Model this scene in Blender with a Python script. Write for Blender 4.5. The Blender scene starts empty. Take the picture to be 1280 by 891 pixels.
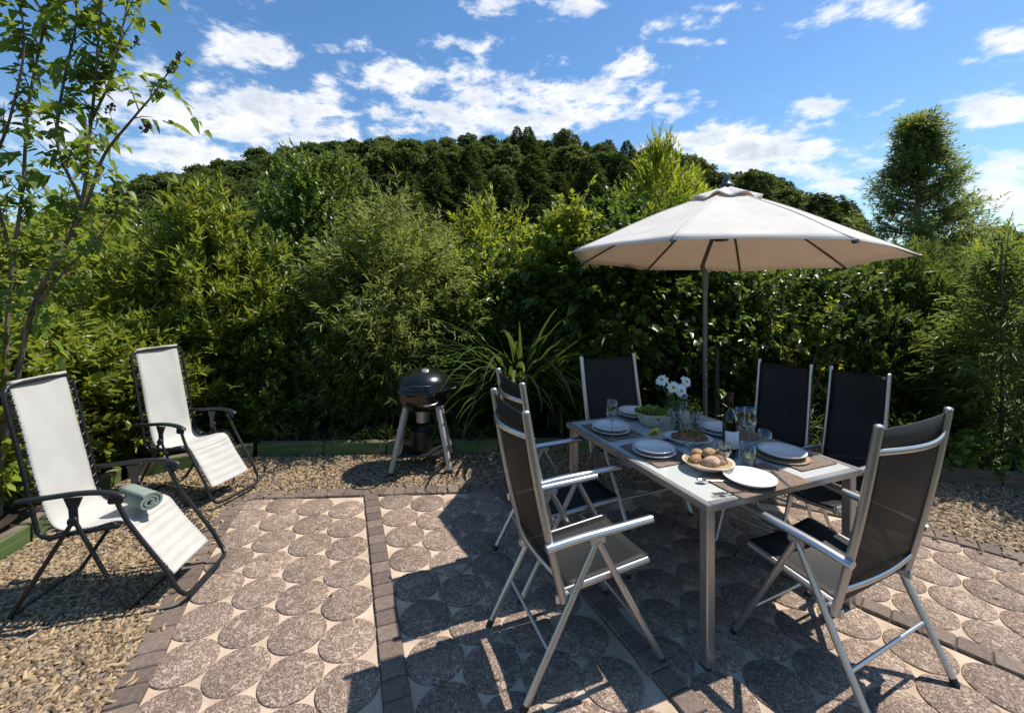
import bpy, math, random
import numpy as np
from mathutils import Vector, Matrix

R = math.radians
S = bpy.context.scene
COL = S.collection
random.seed(4)

# ------------------------------------------------------------------ camera, sky, sun, exposure
FPX, HORIZON, CAM_H = 530.0, 366.0, 1.666        # survey of the photograph: focal length (px of a 1280 px frame), horizon row, eye height
cd = bpy.data.cameras.new('camera'); cam = bpy.data.objects.new('camera', cd); COL.objects.link(cam)
cam.location = (0, 0, CAM_H); cam.rotation_euler = (R(90), 0, 0)
cd.sensor_fit = 'HORIZONTAL'; cd.sensor_width = 36.0; cd.lens = FPX / 1280 * 36
cd.shift_y = -(445.5 - HORIZON) / 1280
cd.clip_start = 0.05; cd.clip_end = 2000
S.camera = cam

SUN_EL, SUN_AZ = R(60), R(24)                     # azimuth counted from +x towards +y
sd = (math.cos(SUN_EL) * math.cos(SUN_AZ), math.cos(SUN_EL) * math.sin(SUN_AZ), math.sin(SUN_EL))
sun_d = bpy.data.lights.new('sun', 'SUN'); sun_d.energy = 4.2; sun_d.angle = R(0.53); sun_d.color = (1.0, 0.945, 0.86)
sun = bpy.data.objects.new('sun', sun_d); COL.objects.link(sun)
sun.rotation_euler = Vector(sd).to_track_quat('Z', 'Y').to_euler(); sun.location = (6, 3, 12)

S.view_settings.view_transform = 'Standard'; S.view_settings.look = 'None'
S.view_settings.exposure = 0.54; S.view_settings.gamma = 1.0
S.cycles.max_bounces = 8; S.cycles.diffuse_bounces = 3; S.cycles.glossy_bounces = 3
S.cycles.transmission_bounces = 5; S.cycles.transparent_max_bounces = 12
S.cycles.caustics_reflective = False; S.cycles.caustics_refractive = False
S.cycles.use_denoising = True

world = bpy.data.worlds.new('World'); S.world = world; world.use_nodes = True

def build_world():
    nt = world.node_tree; nt.nodes.clear(); N = nt.nodes.new; L = nt.links.new
    out = N('ShaderNodeOutputWorld')
    sky = N('ShaderNodeTexSky'); sky.sky_type = 'NISHITA'; sky.sun_disc = False
    sky.sun_elevation = SUN_EL; sky.sun_rotation = R(90) - SUN_AZ
    sky.air_density = 1.15; sky.dust_density = 0.25; sky.ozone_density = 3.0
    bg = N('ShaderNodeBackground'); bg.inputs[1].default_value = SKY_STRENGTH
    hs = N('ShaderNodeHueSaturation'); hs.inputs['Saturation'].default_value = 1.2
    L(sky.outputs[0], hs.inputs['Color']); L(hs.outputs[0], bg.inputs[0])
    tc = N('ShaderNodeTexCoord')
    def m(op, a, b=None, c=None):
        n = N('ShaderNodeMath'); n.operation = op
        for i, v in enumerate((a, b, c)):
            if v is None: continue
            if isinstance(v, (int, float)): n.inputs[i].default_value = v
            else: L(v, n.inputs[i])
        return n.outputs[0]
    def dot(vec):
        n = N('ShaderNodeVectorMath'); n.operation = 'DOT_PRODUCT'
        L(tc.outputs['Generated'], n.inputs[0]); n.inputs[1].default_value = vec
        return n.outputs['Value']
    # banks of cloud: azimuth and elevation in degrees (azimuth 0 = +y, clockwise), half widths in degrees, weight
    banks = []
    for px, py, rx, ry, w in (
        (296, 60, 60, 24, 1.1), (335, 62, 40, 24, .95), (355, 70, 30, 16, .7), (270, 148, 200, 38, 1.0), (350, 160, 160, 44, .98), (185, 95, 60, 36, .6), (230, 185, 120, 30, .9),
        (520, 98, 110, 26, .85), (600, 92, 80, 18, .75), (690, 125, 150, 32, .92), (600, 150, 210, 26, .95), (800, 145, 90, 24, .75), (470, 60, 60, 12, .62), (575, 56, 60, 11, .72),
        (605, 8, 42, 16, .9), (720, 8, 45, 14, .85), (690, 26, 22, 8, .6), (792, 82, 46, 18, .95), (850, 32, 60, 16, .62), (860, 50, 36, 10, .7), (895, 10, 40, 8, .5),
        (1092, 12, 80, 20, .98), (1018, 134, 34, 14, .98), (893, 130, 16, 9, .7), (930, 190, 105, 30, 1.2), (1000, 205, 60, 28, .95), (870, 180, 60, 24, .85),
        (1250, 137, 60, 26, 1.15), (1258, 45, 52, 22, .85), (1240, 80, 46, 10, .5), (1250, 235, 70, 34, .9), (1040, 235, 50, 18, .7), (1300, 260, 90, 20, .7)):
        v = np.array([(px - 640) / FPX, 1, (HORIZON - py) / FPX]); k = np.linalg.norm(v); c = v / k
        J = np.stack([(e_ - c * c.dot(e_)) / k / FPX * q for e_, q in ((np.array([1.0, 0, 0]), rx), (np.array([0, 0, 1.0]), ry))], 1)
        dual = J @ np.linalg.inv(J.T @ J)                         # across and up, as slopes on the sky
        banks.append((c, dual[:, 0], dual[:, 1], w))
    tot = None
    warp = N('ShaderNodeTexNoise'); warp.inputs['Scale'].default_value = 9; warp.inputs['Detail'].default_value = 3
    L(tc.outputs['Generated'], warp.inputs['Vector'])
    for c, r_, u_, w in banks:
        a = dot(r_); b = dot(u_)
        q = m('MULTIPLY_ADD', a, a, m('MULTIPLY', b, b))
        e = m('MULTIPLY', m('POWER', 2.718, m('MULTIPLY', q, -0.75)), w)
        e = m('MULTIPLY', e, m('GREATER_THAN', dot(c), 0.2))
        tot = e if tot is None else m('MAXIMUM', tot, e)
    # cloud texture: noise that is finer across than along the horizon
    mp = N('ShaderNodeMapping'); mp.inputs['Scale'].default_value = (1, 1, 2.1); L(tc.outputs['Generated'], mp.inputs['Vector'])
    n1 = N('ShaderNodeTexNoise'); n1.inputs['Scale'].default_value = 11.5; n1.inputs['Detail'].default_value = 9; n1.inputs['Roughness'].default_value = .64
    n1.inputs['Distortion'].default_value = .15; L(mp.outputs[0], n1.inputs['Vector'])
    dens = m('ADD', tot, m('MULTIPLY', m('SUBTRACT', n1.outputs[0], .5), 2.5))
    n3 = N('ShaderNodeTexNoise'); n3.inputs['Scale'].default_value = 34; n3.inputs['Detail'].default_value = 6; L(mp.outputs[0], n3.inputs['Vector'])
    dens = m('ADD', dens, m('MULTIPLY', m('SUBTRACT', n3.outputs[0], .5), .8))
    mr = N('ShaderNodeMapRange'); mr.interpolation_type = 'SMOOTHSTEP'; L(dens, mr.inputs[0])
    mr.inputs[1].default_value = .34; mr.inputs[2].default_value = 1.0
    # thicker cloud is greyer
    n2 = N('ShaderNodeTexNoise'); n2.inputs['Scale'].default_value = 13; n2.inputs['Detail'].default_value = 7; L(mp.outputs[0], n2.inputs['Vector'])
    th = m('MULTIPLY', dens, n2.outputs[0])
    cr = N('ShaderNodeValToRGB'); L(th, cr.inputs[0])
    e = cr.color_ramp.elements
    e[0].position = .15; e[0].color = (.80, .85, .93, 1); e[1].position = .72; e[1].color = (.62, .67, .75, 1)
    k = e.new(.36); k.color = (.97, .97, .98, 1)
    cb = N('ShaderNodeBackground'); cb.inputs[1].default_value = .80; L(cr.outputs[0], cb.inputs[0])
    mx = N('ShaderNodeMixShader'); L(m('MULTIPLY', mr.outputs[0], .93), mx.inputs[0]); L(bg.outputs[0], mx.inputs[1]); L(cb.outputs[0], mx.inputs[2])
    L(mx.outputs[0], out.inputs[0])
SKY_STRENGTH = 0.108
build_world()

# ------------------------------------------------------------------ helpers
def at(px, py, h=0.0):
    """The point at height h that was surveyed at pixel (px, py) of the photograph."""
    y = FPX * (CAM_H - h) / (py - HORIZON)
    return Vector(((px - 640) / FPX * y, y, h))

def tag(o, label=None, cat=None, group=None, kind=None):
    for k, v in (('label', label), ('category', cat), ('group', group), ('kind', kind)):
        if v: o[k] = v
    return o

def thing(name, label, cat, loc=(0, 0, 0), rz=0.0, group=None):
    o = bpy.data.objects.new(name, None); COL.objects.link(o); o.empty_display_size = .05
    o.location = loc; o.rotation_euler = (0, 0, rz)
    return tag(o, label, cat, group)

def link(name, me, mats, parent=None):
    o = bpy.data.objects.new(name, me); COL.objects.link(o)
    for m_ in (mats if isinstance(mats, (list, tuple)) else [mats]): me.materials.append(m_)
    if parent: o.parent = parent
    return o

def children(o): return [c for c in bpy.data.objects if c.parent == o]

def copy_tree(o, parent=None):
    c = o.copy(); COL.objects.link(c); c.parent = parent
    for ch in children(o): copy_tree(ch, c)
    return c

class MB:
    """Collects verts and faces, links them as one mesh object."""
    def __init__(s): s.v = []; s.f = []; s.sm = []
    def add(s, vs, fs, smooth=False):
        o = len(s.v); s.v += [tuple(p) for p in vs]; s.f += [tuple(i + o for i in f) for f in fs]; s.sm += [smooth] * len(fs); return s
    def box(s, c, d, rz=0.0, M=None, bev=0.0):
        x, y, z = (q / 2 for q in d); b = min(bev, x * .9, y * .9, z * .9)
        M = M or (Matrix.Translation(c) @ Matrix.Rotation(rz, 4, 'Z'))
        if b <= 0:
            vs = [(sx * x, sy * y, sz * z) for sz in (-1, 1) for sy in (-1, 1) for sx in (-1, 1)]
            fs = [(0, 2, 3, 1), (4, 5, 7, 6), (0, 1, 5, 4), (2, 6, 7, 3), (0, 4, 6, 2), (1, 3, 7, 5)]
        else:
            def ring(xx, yy, zz): return [(-xx, -yy + b, zz), (-xx + b, -yy, zz), (xx - b, -yy, zz), (xx, -yy + b, zz), (xx, yy - b, zz), (xx - b, yy, zz), (-xx + b, yy, zz), (-xx, yy - b, zz)]
            rs = [ring(x - b, y - b, -z), ring(x, y, -z + b), ring(x, y, z - b), ring(x - b, y - b, z)]
            rs[0] = [(p[0], p[1], p[2]) for p in ring(x - b * .6, y - b * .6, -z)]; rs[3] = ring(x - b * .6, y - b * .6, z)
            vs = sum(rs, []); fs = []
            for k in range(3):
                for i in range(8): j = (i + 1) % 8; fs.append((k * 8 + i, k * 8 + j, k * 8 + 8 + j, k * 8 + 8 + i))
            fs += [tuple(reversed(range(8))), tuple(range(24, 32))]
        return s.add([M @ Vector(p) for p in vs], fs)
    def tube(s, pts, r, n=8, cap=True, flat=None, closed=False):
        """Round tube along points; r one radius or one per point; flat=(sx,sz) squashes the section."""
        P = [Vector(p) for p in pts]; m_ = len(P)
        rr = r if isinstance(r, (list, tuple)) else [r] * m_
        prev = None; vs = []
        for i in range(m_):
            if closed: d = P[(i + 1) % m_] - P[i - 1]
            else: d = P[min(i + 1, m_ - 1)] - P[max(i - 1, 0)]
            if d.length < 1e-9: d = Vector((0, 0, 1))
            d.normalize()
            if prev is None:
                a = Vector((0, 0, 1)) if abs(d.z) < .95 else Vector((1, 0, 0))
                u = d.cross(a).normalized()
            else: u = (prev - d * prev.dot(d)).normalized()
            prev = u; w = d.cross(u)
            fx, fz = flat or (1, 1)
            for k in range(n):
                a = 2 * math.pi * (k + .5) / n
                vs.append(P[i] + (u * math.cos(a) * fx + w * math.sin(a) * fz) * rr[i])
        fs = []
        for i in range(m_ if closed else m_ - 1):
            for k in range(n):
                j = (k + 1) % n; b = ((i + 1) % m_) * n
                fs.append((i * n + k, i * n + j, b + j, b + k))
        s.add(vs, fs, True)
        if cap and not closed:
            s.add(vs[:n], [tuple(reversed(range(n)))]); s.add(vs[-n:], [tuple(range(n))])
        return s
    def lathe(s, prof, n=32, c=(0, 0, 0), sx=1.0, sy=1.0, wob=None):
        vs = []; fs = []; m_ = len(prof)
        for r, z in prof:
            for k in range(n):
                a = 2 * math.pi * k / n; q = r * (wob(a) if wob else 1)
                vs.append((c[0] + q * math.cos(a) * sx, c[1] + q * math.sin(a) * sy, c[2] + z))
        for i in range(m_ - 1):
            for k in range(n):
                j = (k + 1) % n; fs.append((i * n + k, i * n + j, (i + 1) * n + j, (i + 1) * n + k))
        s.add(vs, fs, True)
        for idx, rev in ((0, True), (m_ - 1, False)):
            if prof[idx][0] > 1e-5:
                ring = vs[idx * n:(idx + 1) * n]; s.add(ring, [tuple(reversed(range(n))) if rev else tuple(range(n))])
        return s
    def grid(s, fn, nu, nv, smooth=True, thick=0.0):
        vs = [fn(i / nu, j / nv) for j in range(nv + 1) for i in range(nu + 1)]
        fs = [(j * (nu + 1) + i, j * (nu + 1) + i + 1, (j + 1) * (nu + 1) + i + 1, (j + 1) * (nu + 1) + i) for j in range(nv) for i in range(nu)]
        if not thick: return s.add(vs, fs, smooth)
        V = [Vector(p) for p in vs]; nor = [Vector((0, 0, 0)) for _ in V]
        for f in fs:
            nn = (V[f[1]] - V[f[0]]).cross(V[f[3]] - V[f[0]])
            for i in f: nor[i] += nn
        B = [p - q.normalized() * thick for p, q in zip(V, nor)]; k = len(V)
        rim = [j * (nu + 1) for j in range(nv, -1, -1)] + [i for i in range(1, nu + 1)] + [j * (nu + 1) + nu for j in range(1, nv + 1)] + [nv * (nu + 1) + i for i in range(nu - 1, 0, -1)]
        fs2 = fs + [tuple(i + k for i in reversed(f)) for f in fs]
        s.add(V + B, fs2, smooth)
        o = len(s.v) - 2 * k
        for a, b in zip(rim, rim[1:] + rim[:1]):
            s.f.append((o + b, o + a, o + a + k, o + b + k)); s.sm.append(False)
        return s
    def build(s, name, mat_, parent=None):
        me = bpy.data.meshes.new(name); me.from_pydata(s.v, [], s.f)
        me.polygons.foreach_set('use_smooth', s.sm); me.update()
        return link(name, me, mat_, parent)

def np_mesh(name, V, Q, mats, parent=None, smooth=False, mi=None):
    V = np.asarray(V, np.float32); Q = np.asarray(Q, np.int32); k = Q.shape[1]
    me = bpy.data.meshes.new(name)
    me.vertices.add(len(V)); me.vertices.foreach_set('co', V.ravel())
    me.loops.add(Q.size); me.loops.foreach_set('vertex_index', Q.ravel())
    me.polygons.add(len(Q)); me.polygons.foreach_set('loop_start', np.arange(len(Q), dtype=np.int32) * k)
    if smooth: me.polygons.foreach_set('use_smooth', np.ones(len(Q), bool))
    if mi is not None: me.polygons.foreach_set('material_index', np.asarray(mi, np.int32))
    me.update(calc_edges=True); me.validate()
    return link(name, me, mats, parent)

def bez(P, n=8):
    """Catmull-Rom through the points."""
    P = [Vector(p) for p in P]; Q = [P[0] * 2 - P[1]] + P + [P[-1] * 2 - P[-2]]; o = []
    for i in range(1, len(Q) - 2):
        for k in range(n):
            t = k / n; a, b, c, d = Q[i - 1:i + 3]
            o.append(.5 * ((2 * b) + (c - a) * t + (2 * a - 5 * b + 4 * c - d) * t * t + (-a + 3 * b - 3 * c + d) * t ** 3))
    return o + [P[-1]]

# ------------------------------------------------------------------ materials
MATS = {}
def mat(name, col, rough=.5, metal=0.0, spec=.5, col2=None, nscale=8.0, bump=0.0, bscale=40.0, coat=0.0, detail=5, stretch=(1, 1, 1), contrast=(.35, .65)):
    if name in MATS: return MATS[name]
    m_ = bpy.data.materials.new(name); m_.use_nodes = True; nt = m_.node_tree; b = nt.nodes['Principled BSDF']; N = nt.nodes.new; L = nt.links.new
    b.inputs['Base Color'].default_value = (*col, 1); b.inputs['Roughness'].default_value = rough; b.inputs['Metallic'].default_value = metal
    b.inputs['Specular IOR Level'].default_value = spec; b.inputs['Coat Weight'].default_value = coat
    if col2 or bump:
        tc = N('ShaderNodeTexCoord'); mp = N('ShaderNodeMapping'); mp.inputs['Scale'].default_value = stretch; L(tc.outputs['Object'], mp.inputs[0])
    if col2:
        n = N('ShaderNodeTexNoise'); n.inputs['Scale'].default_value = nscale; n.inputs['Detail'].default_value = detail; L(mp.outputs[0], n.inputs['Vector'])
        r = N('ShaderNodeValToRGB'); r.color_ramp.elements[0].position, r.color_ramp.elements[1].position = contrast
        r.color_ramp.elements[0].color = (*col, 1); r.color_ramp.elements[1].color = (*col2, 1)
        L(n.outputs[0], r.inputs[0]); L(r.outputs[0], b.inputs['Base Color'])
    if bump:
        n = N('ShaderNodeTexNoise'); n.inputs['Scale'].default_value = bscale; n.inputs['Detail'].default_value = 4; L(mp.outputs[0], n.inputs['Vector'])
        bp = N('ShaderNodeBump'); bp.inputs['Strength'].default_value = bump; bp.inputs['Distance'].default_value = .01; L(n.outputs[0], bp.inputs['Height']); L(bp.outputs[0], b.inputs['Normal'])
    MATS[name] = m_; return m_

def leaf_mat(name, dark, light, glow=None, trans=.35, rough=.42, spec=.5, vary=0.0):
    """Leaf: every leaf its own tone, light comes through it."""
    m_ = bpy.data.materials.new(name); m_.use_nodes = True; nt = m_.node_tree; b = nt.nodes['Principled BSDF']; N = nt.nodes.new; L = nt.links.new
    g = N('ShaderNodeNewGeometry'); r = N('ShaderNodeValToRGB'); L(g.outputs['Random Per Island'], r.inputs[0])
    r.color_ramp.elements[0].color = (*dark, 1); r.color_ramp.elements[1].color = (*light, 1)
    r.color_ramp.elements[1].position = .955; dd = r.color_ramp.elements.new(.99); dd.color = (.20, .15, .05, 1)
    tc = N('ShaderNodeTexCoord'); n = N('ShaderNodeTexNoise'); n.inputs['Scale'].default_value = 1.6; n.inputs['Detail'].default_value = 3; L(tc.outputs['Object'], n.inputs['Vector'])
    hs = N('ShaderNodeHueSaturation'); L(r.outputs[0], hs.inputs['Color'])
    mr = N('ShaderNodeMapRange'); L(n.outputs[0], mr.inputs[0]); mr.inputs[1].default_value = .3; mr.inputs[2].default_value = .7; mr.inputs[3].default_value = .65; mr.inputs[4].default_value = 1.35
    oi = N('ShaderNodeObjectInfo'); mo = N('ShaderNodeMapRange'); L(oi.outputs['Random'], mo.inputs[0]); mo.inputs[3].default_value = .5 - vary * .06; mo.inputs[4].default_value = .5 + vary * .035; L(mo.outputs[0], hs.inputs['Hue'])
    mv = N('ShaderNodeMath'); mv.operation = 'MULTIPLY_ADD'; L(oi.outputs['Random'], mv.inputs[0]); mv.inputs[1].default_value = -vary * .7; mv.inputs[2].default_value = 1 + vary * .35
    mm = N('ShaderNodeMath'); mm.operation = 'MULTIPLY'; L(mr.outputs[0], mm.inputs[0]); L(mv.outputs[0], mm.inputs[1])
    L(mm.outputs[0], hs.inputs['Value']); L(hs.outputs[0], b.inputs['Base Color'])
    b.inputs['Roughness'].default_value = rough; b.inputs['Specular IOR Level'].default_value = spec
    t = N('ShaderNodeBsdfTranslucent'); gl = glow or tuple(min(1, c * k) for c, k in zip(light, (2.2, 2.0, 1.2)))
    mc = N('ShaderNodeMix'); mc.data_type = 'RGBA'; mc.inputs[0].default_value = .35; mc.inputs[6].default_value = (*gl, 1); L(hs.outputs[0], mc.inputs[7]); L(mc.outputs[2], t.inputs[0])
    mx = N('ShaderNodeMixShader'); mx.inputs[0].default_value = trans; L(b.outputs[0], mx.inputs[1]); L(t.outputs[0], mx.inputs[2])
    L(mx.outputs[0], nt.nodes['Material Output'].inputs[0])
    return m_

ALU = mat('brushed aluminium', (.56, .54, .52), .36, .85, col2=(.44, .425, .41), nscale=5, bump=.03, bscale=300, stretch=(1, 1, .2))
ALU_L = mat('bright aluminium', (.62, .62, .61), .30, .9)
BLACK = mat('black powder coat', (.012, .012, .013), .38, 0, .5)
PLASTIC = mat('black plastic', (.014, .014, .015), .45)
RUBBER = mat('dark rubber', (.02, .02, .02), .7)
BARK = mat('brown bark', (.10, .065, .045), .85, col2=(.20, .14, .10), nscale=18, bump=.5, bscale=60, stretch=(1, 1, .25))
TWIG = mat('green brown twig', (.08, .07, .03), .8, col2=(.13, .10, .05), nscale=20)
SOIL = mat('dark garden soil', (.028, .021, .014), .95, spec=.1, col2=(.060, .044, .030), nscale=9, bump=.9, bscale=45)

def sling_mat(name, col, alpha):
    m_ = bpy.data.materials.new(name); m_.use_nodes = True; nt = m_.node_tree; b = nt.nodes['Principled BSDF']; N = nt.nodes.new; L = nt.links.new
    tc = N('ShaderNodeTexCoord'); n = N('ShaderNodeTexNoise'); n.inputs['Scale'].default_value = 420; L(tc.outputs['Object'], n.inputs['Vector'])
    r = N('ShaderNodeValToRGB'); r.color_ramp.elements[0].position = .4; r.color_ramp.elements[1].position = .6
    r.color_ramp.elements[0].color = (*[c * .6 for c in col], 1); r.color_ramp.elements[1].color = (*[c * 1.5 for c in col], 1)
    L(n.outputs[0], r.inputs[0]); L(r.outputs[0], b.inputs['Base Color']); b.inputs['Roughness'].default_value = .6; b.inputs['Specular IOR Level'].default_value = .35
    t = N('ShaderNodeBsdfTransparent'); mx = N('ShaderNodeMixShader'); mx.inputs[0].default_value = alpha
    L(t.outputs[0], mx.inputs[1]); L(b.outputs[0], mx.inputs[2]); L(mx.outputs[0], nt.nodes['Material Output'].inputs[0])
    return m_
SLING = sling_mat('charcoal mesh sling', (.014, .013, .012), .87)
SEAT_SLING = sling_mat('charcoal seat sling', (.012, .013, .013), .97)

def cloth_mat(name, col, trans, col2=None, weave=260, rough=.8):
    m_ = bpy.data.materials.new(name); m_.use_nodes = True; nt = m_.node_tree; b = nt.nodes['Principled BSDF']; N = nt.nodes.new; L = nt.links.new
    b.inputs['Roughness'].default_value = rough; b.inputs['Specular IOR Level'].default_value = .2
    tc = N('ShaderNodeTexCoord'); n = N('ShaderNodeTexNoise'); n.inputs['Scale'].default_value = 5; n.inputs['Detail'].default_value = 6; L(tc.outputs['Object'], n.inputs['Vector'])
    r = N('ShaderNodeValToRGB'); r.color_ramp.elements[0].position = .3; r.color_ramp.elements[1].position = .7
    r.color_ramp.elements[0].color = (*(col2 or [c * .9 for c in col]), 1); r.color_ramp.elements[1].color = (*col, 1)
    L(n.outputs[0], r.inputs[0]); L(r.outputs[0], b.inputs['Base Color'])
    w = N('ShaderNodeTexNoise'); w.inputs['Scale'].default_value = weave; L(tc.outputs['Object'], w.inputs['Vector'])
    bp = N('ShaderNodeBump'); bp.inputs['Strength'].default_value = .15; bp.inputs['Distance'].default_value = .004; L(w.outputs[0], bp.inputs['Height']); L(bp.outputs[0], b.inputs['Normal'])
    if trans:
        t = N('ShaderNodeBsdfTranslucent'); t.inputs[0].default_value = (*[c * k for c, k in zip(col, (1, .84, .75))], 1)
        mx = N('ShaderNodeMixShader'); mx.inputs[0].default_value = trans; L(b.outputs[0], mx.inputs[1]); L(t.outputs[0], mx.inputs[2]); L(mx.outputs[0], nt.nodes['Material Output'].inputs[0])
    return m_
CANVAS = cloth_mat('cream parasol canvas', (.88, .85, .79), .30, (.78, .74, .67))
WHITE_SLING = cloth_mat('off white sling', (.57, .555, .51), .10, (.51, .495, .45))

def glass_mat(name, tint=(.90, .93, .92), f=.22):
    m_ = bpy.data.materials.new(name); m_.use_nodes = True; nt = m_.node_tree; nt.nodes.remove(nt.nodes['Principled BSDF']); N = nt.nodes.new; L = nt.links.new
    t = N('ShaderNodeBsdfTransparent'); t.inputs[0].default_value = (*tint, 1); g = N('ShaderNodeBsdfGlossy'); g.inputs['Roughness'].default_value = .03
    lw = N('ShaderNodeLayerWeight'); lw.inputs[0].default_value = .28; mr = N('ShaderNodeMapRange'); L(lw.outputs['Facing'], mr.inputs[0]); mr.inputs[3].default_value = f * .6; mr.inputs[4].default_value = .95
    pw = N('ShaderNodeMath'); pw.operation = 'POWER'; L(mr.outputs[0], pw.inputs[0]); pw.inputs[1].default_value = 1.25
    mx = N('ShaderNodeMixShader'); L(pw.outputs[0], mx.inputs[0]); L(t.outputs[0], mx.inputs[1]); L(g.outputs[0], mx.inputs[2]); L(mx.outputs[0], nt.nodes['Material Output'].inputs[0])
    return m_
GLASS = glass_mat('clear thin glass')
GREEN_GLASS = glass_mat('green bottle glass', (.10, .16, .03), .14)

def paver_mat():
    """Exposed aggregate: curled slivers of stone with dark joints, every disc a tone of its own."""
    m_ = bpy.data.materials.new('round stone paver'); m_.use_nodes = True; nt = m_.node_tree; b = nt.nodes['Principled BSDF']; N = nt.nodes.new; L = nt.links.new
    tc = N('ShaderNodeTexCoord'); nz = N('ShaderNodeTexNoise'); nz.inputs['Scale'].default_value = 24; nz.inputs['Detail'].default_value = 1.5; L(tc.outputs['Object'], nz.inputs['Vector'])
    sb_ = N('ShaderNodeVectorMath'); sb_.operation = 'SUBTRACT'; sb_.inputs[1].default_value = (.5, .5, .5); L(nz.outputs['Color'], sb_.inputs[0])
    sc = N('ShaderNodeVectorMath'); sc.operation = 'SCALE'; sc.inputs['Scale'].default_value = .17; L(sb_.outputs[0], sc.inputs[0])
    ad = N('ShaderNodeVectorMath'); L(tc.outputs['Object'], ad.inputs[0]); L(sc.outputs[0], ad.inputs[1])
    ve = N('ShaderNodeTexVoronoi'); ve.feature = 'DISTANCE_TO_EDGE'; ve.inputs['Scale'].default_value = 30; L(ad.outputs[0], ve.inputs['Vector'])
    vc = N('ShaderNodeTexVoronoi'); vc.inputs['Scale'].default_value = 30; L(ad.outputs[0], vc.inputs['Vector'])
    ed = N('ShaderNodeMapRange'); L(ve.outputs['Distance'], ed.inputs[0]); ed.inputs[1].default_value = .0; ed.inputs[2].default_value = .13
    sp = N('ShaderNodeSeparateColor'); L(vc.outputs['Color'], sp.inputs[0])
    r = N('ShaderNodeValToRGB'); L(sp.outputs[0], r.inputs[0]); r.color_ramp.elements[0].color = (.255, .183, .138, 1); r.color_ramp.elements[1].color = (.43, .325, .248, 1)
    mx = N('ShaderNodeMix'); mx.data_type = 'RGBA'; L(ed.outputs[0], mx.inputs[0]); mx.inputs[6].default_value = (.135, .092, .068, 1); L(r.outputs[0], mx.inputs[7])
    n = N('ShaderNodeTexNoise'); n.inputs['Scale'].default_value = 3.1; n.inputs['Detail'].default_value = 7; L(tc.outputs['Object'], n.inputs['Vector'])
    g = N('ShaderNodeNewGeometry'); mu = N('ShaderNodeMath'); mu.operation = 'MULTIPLY_ADD'; L(g.outputs['Random Per Island'], mu.inputs[0]); mu.inputs[1].default_value = .35; L(n.outputs[0], mu.inputs[2])
    mr = N('ShaderNodeMapRange'); L(mu.outputs[0], mr.inputs[0]); mr.inputs[1].default_value = .35; mr.inputs[2].default_value = 1.0; mr.inputs[3].default_value = .74; mr.inputs[4].default_value = 1.22
    hs = N('ShaderNodeHueSaturation'); L(mr.outputs[0], hs.inputs['Value']); L(mx.outputs[2], hs.inputs['Color']); L(hs.outputs[0], b.inputs['Base Color'])
    bp = N('ShaderNodeBump'); bp.inputs['Strength'].default_value = .6; bp.inputs['Distance'].default_value = .005; L(ed.outputs[0], bp.inputs['Height']); L(bp.outputs[0], b.inputs['Normal'])
    b.inputs['Roughness'].default_value = .8; b.inputs['Specular IOR Level'].default_value = .3
    return m_
PAVER = paver_mat()
SLAB = mat('pale sand jointing', (.42, .31, .22), .9, col2=(.63, .485, .355), nscale=7, bump=.4, bscale=160, contrast=(.3, .7))

def brick_mat():
    m_ = bpy.data.materials.new('grey brown brick sett'); m_.use_nodes = True; nt = m_.node_tree; b = nt.nodes['Principled BSDF']; N = nt.nodes.new; L = nt.links.new
    g = N('ShaderNodeNewGeometry'); r = N('ShaderNodeValToRGB'); L(g.outputs['Random Per Island'], r.inputs[0])
    r.color_ramp.elements[0].color = (.120, .087, .067, 1); r.color_ramp.elements[1].color = (.200, .146, .112, 1)
    tc = N('ShaderNodeTexCoord'); n = N('ShaderNodeTexNoise'); n.inputs['Scale'].default_value = 60; n.inputs['Detail'].default_value = 6; L(tc.outputs['Object'], n.inputs['Vector'])
    mr = N('ShaderNodeMapRange'); L(n.outputs[0], mr.inputs[0]); mr.inputs[1].default_value = .3; mr.inputs[2].default_value = .7; mr.inputs[3].default_value = .75; mr.inputs[4].default_value = 1.25
    hs = N('ShaderNodeHueSaturation'); L(mr.outputs[0], hs.inputs['Value']); L(r.outputs[0], hs.inputs['Color']); L(hs.outputs[0], b.inputs['Base Color'])
    bp = N('ShaderNodeBump'); bp.inputs['Strength'].default_value = .5; bp.inputs['Distance'].default_value = .004; L(n.outputs[0], bp.inputs['Height']); L(bp.outputs[0], b.inputs['Normal'])
    b.inputs['Roughness'].default_value = .85
    return m_
BRICK = brick_mat()

def chip_mat():
    m_ = bpy.data.materials.new('tan gravel chip'); m_.use_nodes = True; nt = m_.node_tree; b = nt.nodes['Principled BSDF']; N = nt.nodes.new; L = nt.links.new
    g = N('ShaderNodeNewGeometry'); r = N('ShaderNodeValToRGB'); L(g.outputs['Random Per Island'], r.inputs[0]); e = r.color_ramp.elements
    e[0].color = (.075, .049, .028, 1); e[1].color = (.46, .345, .205, 1); q = e.new(.35); q.color = (.22, .148, .080, 1); q = e.new(.52); q.color = (.20, .175, .145, 1); q = e.new(.58); q.color = (.34, .235, .13, 1); q = e.new(.8); q.color = (.35, .245, .135, 1)
    L(r.outputs[0], b.inputs['Base Color']); b.inputs['Roughness'].default_value = .75
    return m_
CHIP = chip_mat()
GRAVEL_BASE = mat('gravel bed', (.03, .021, .013), .95, col2=(.10, .07, .042), nscale=55, bump=1.0, bscale=90)

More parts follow.
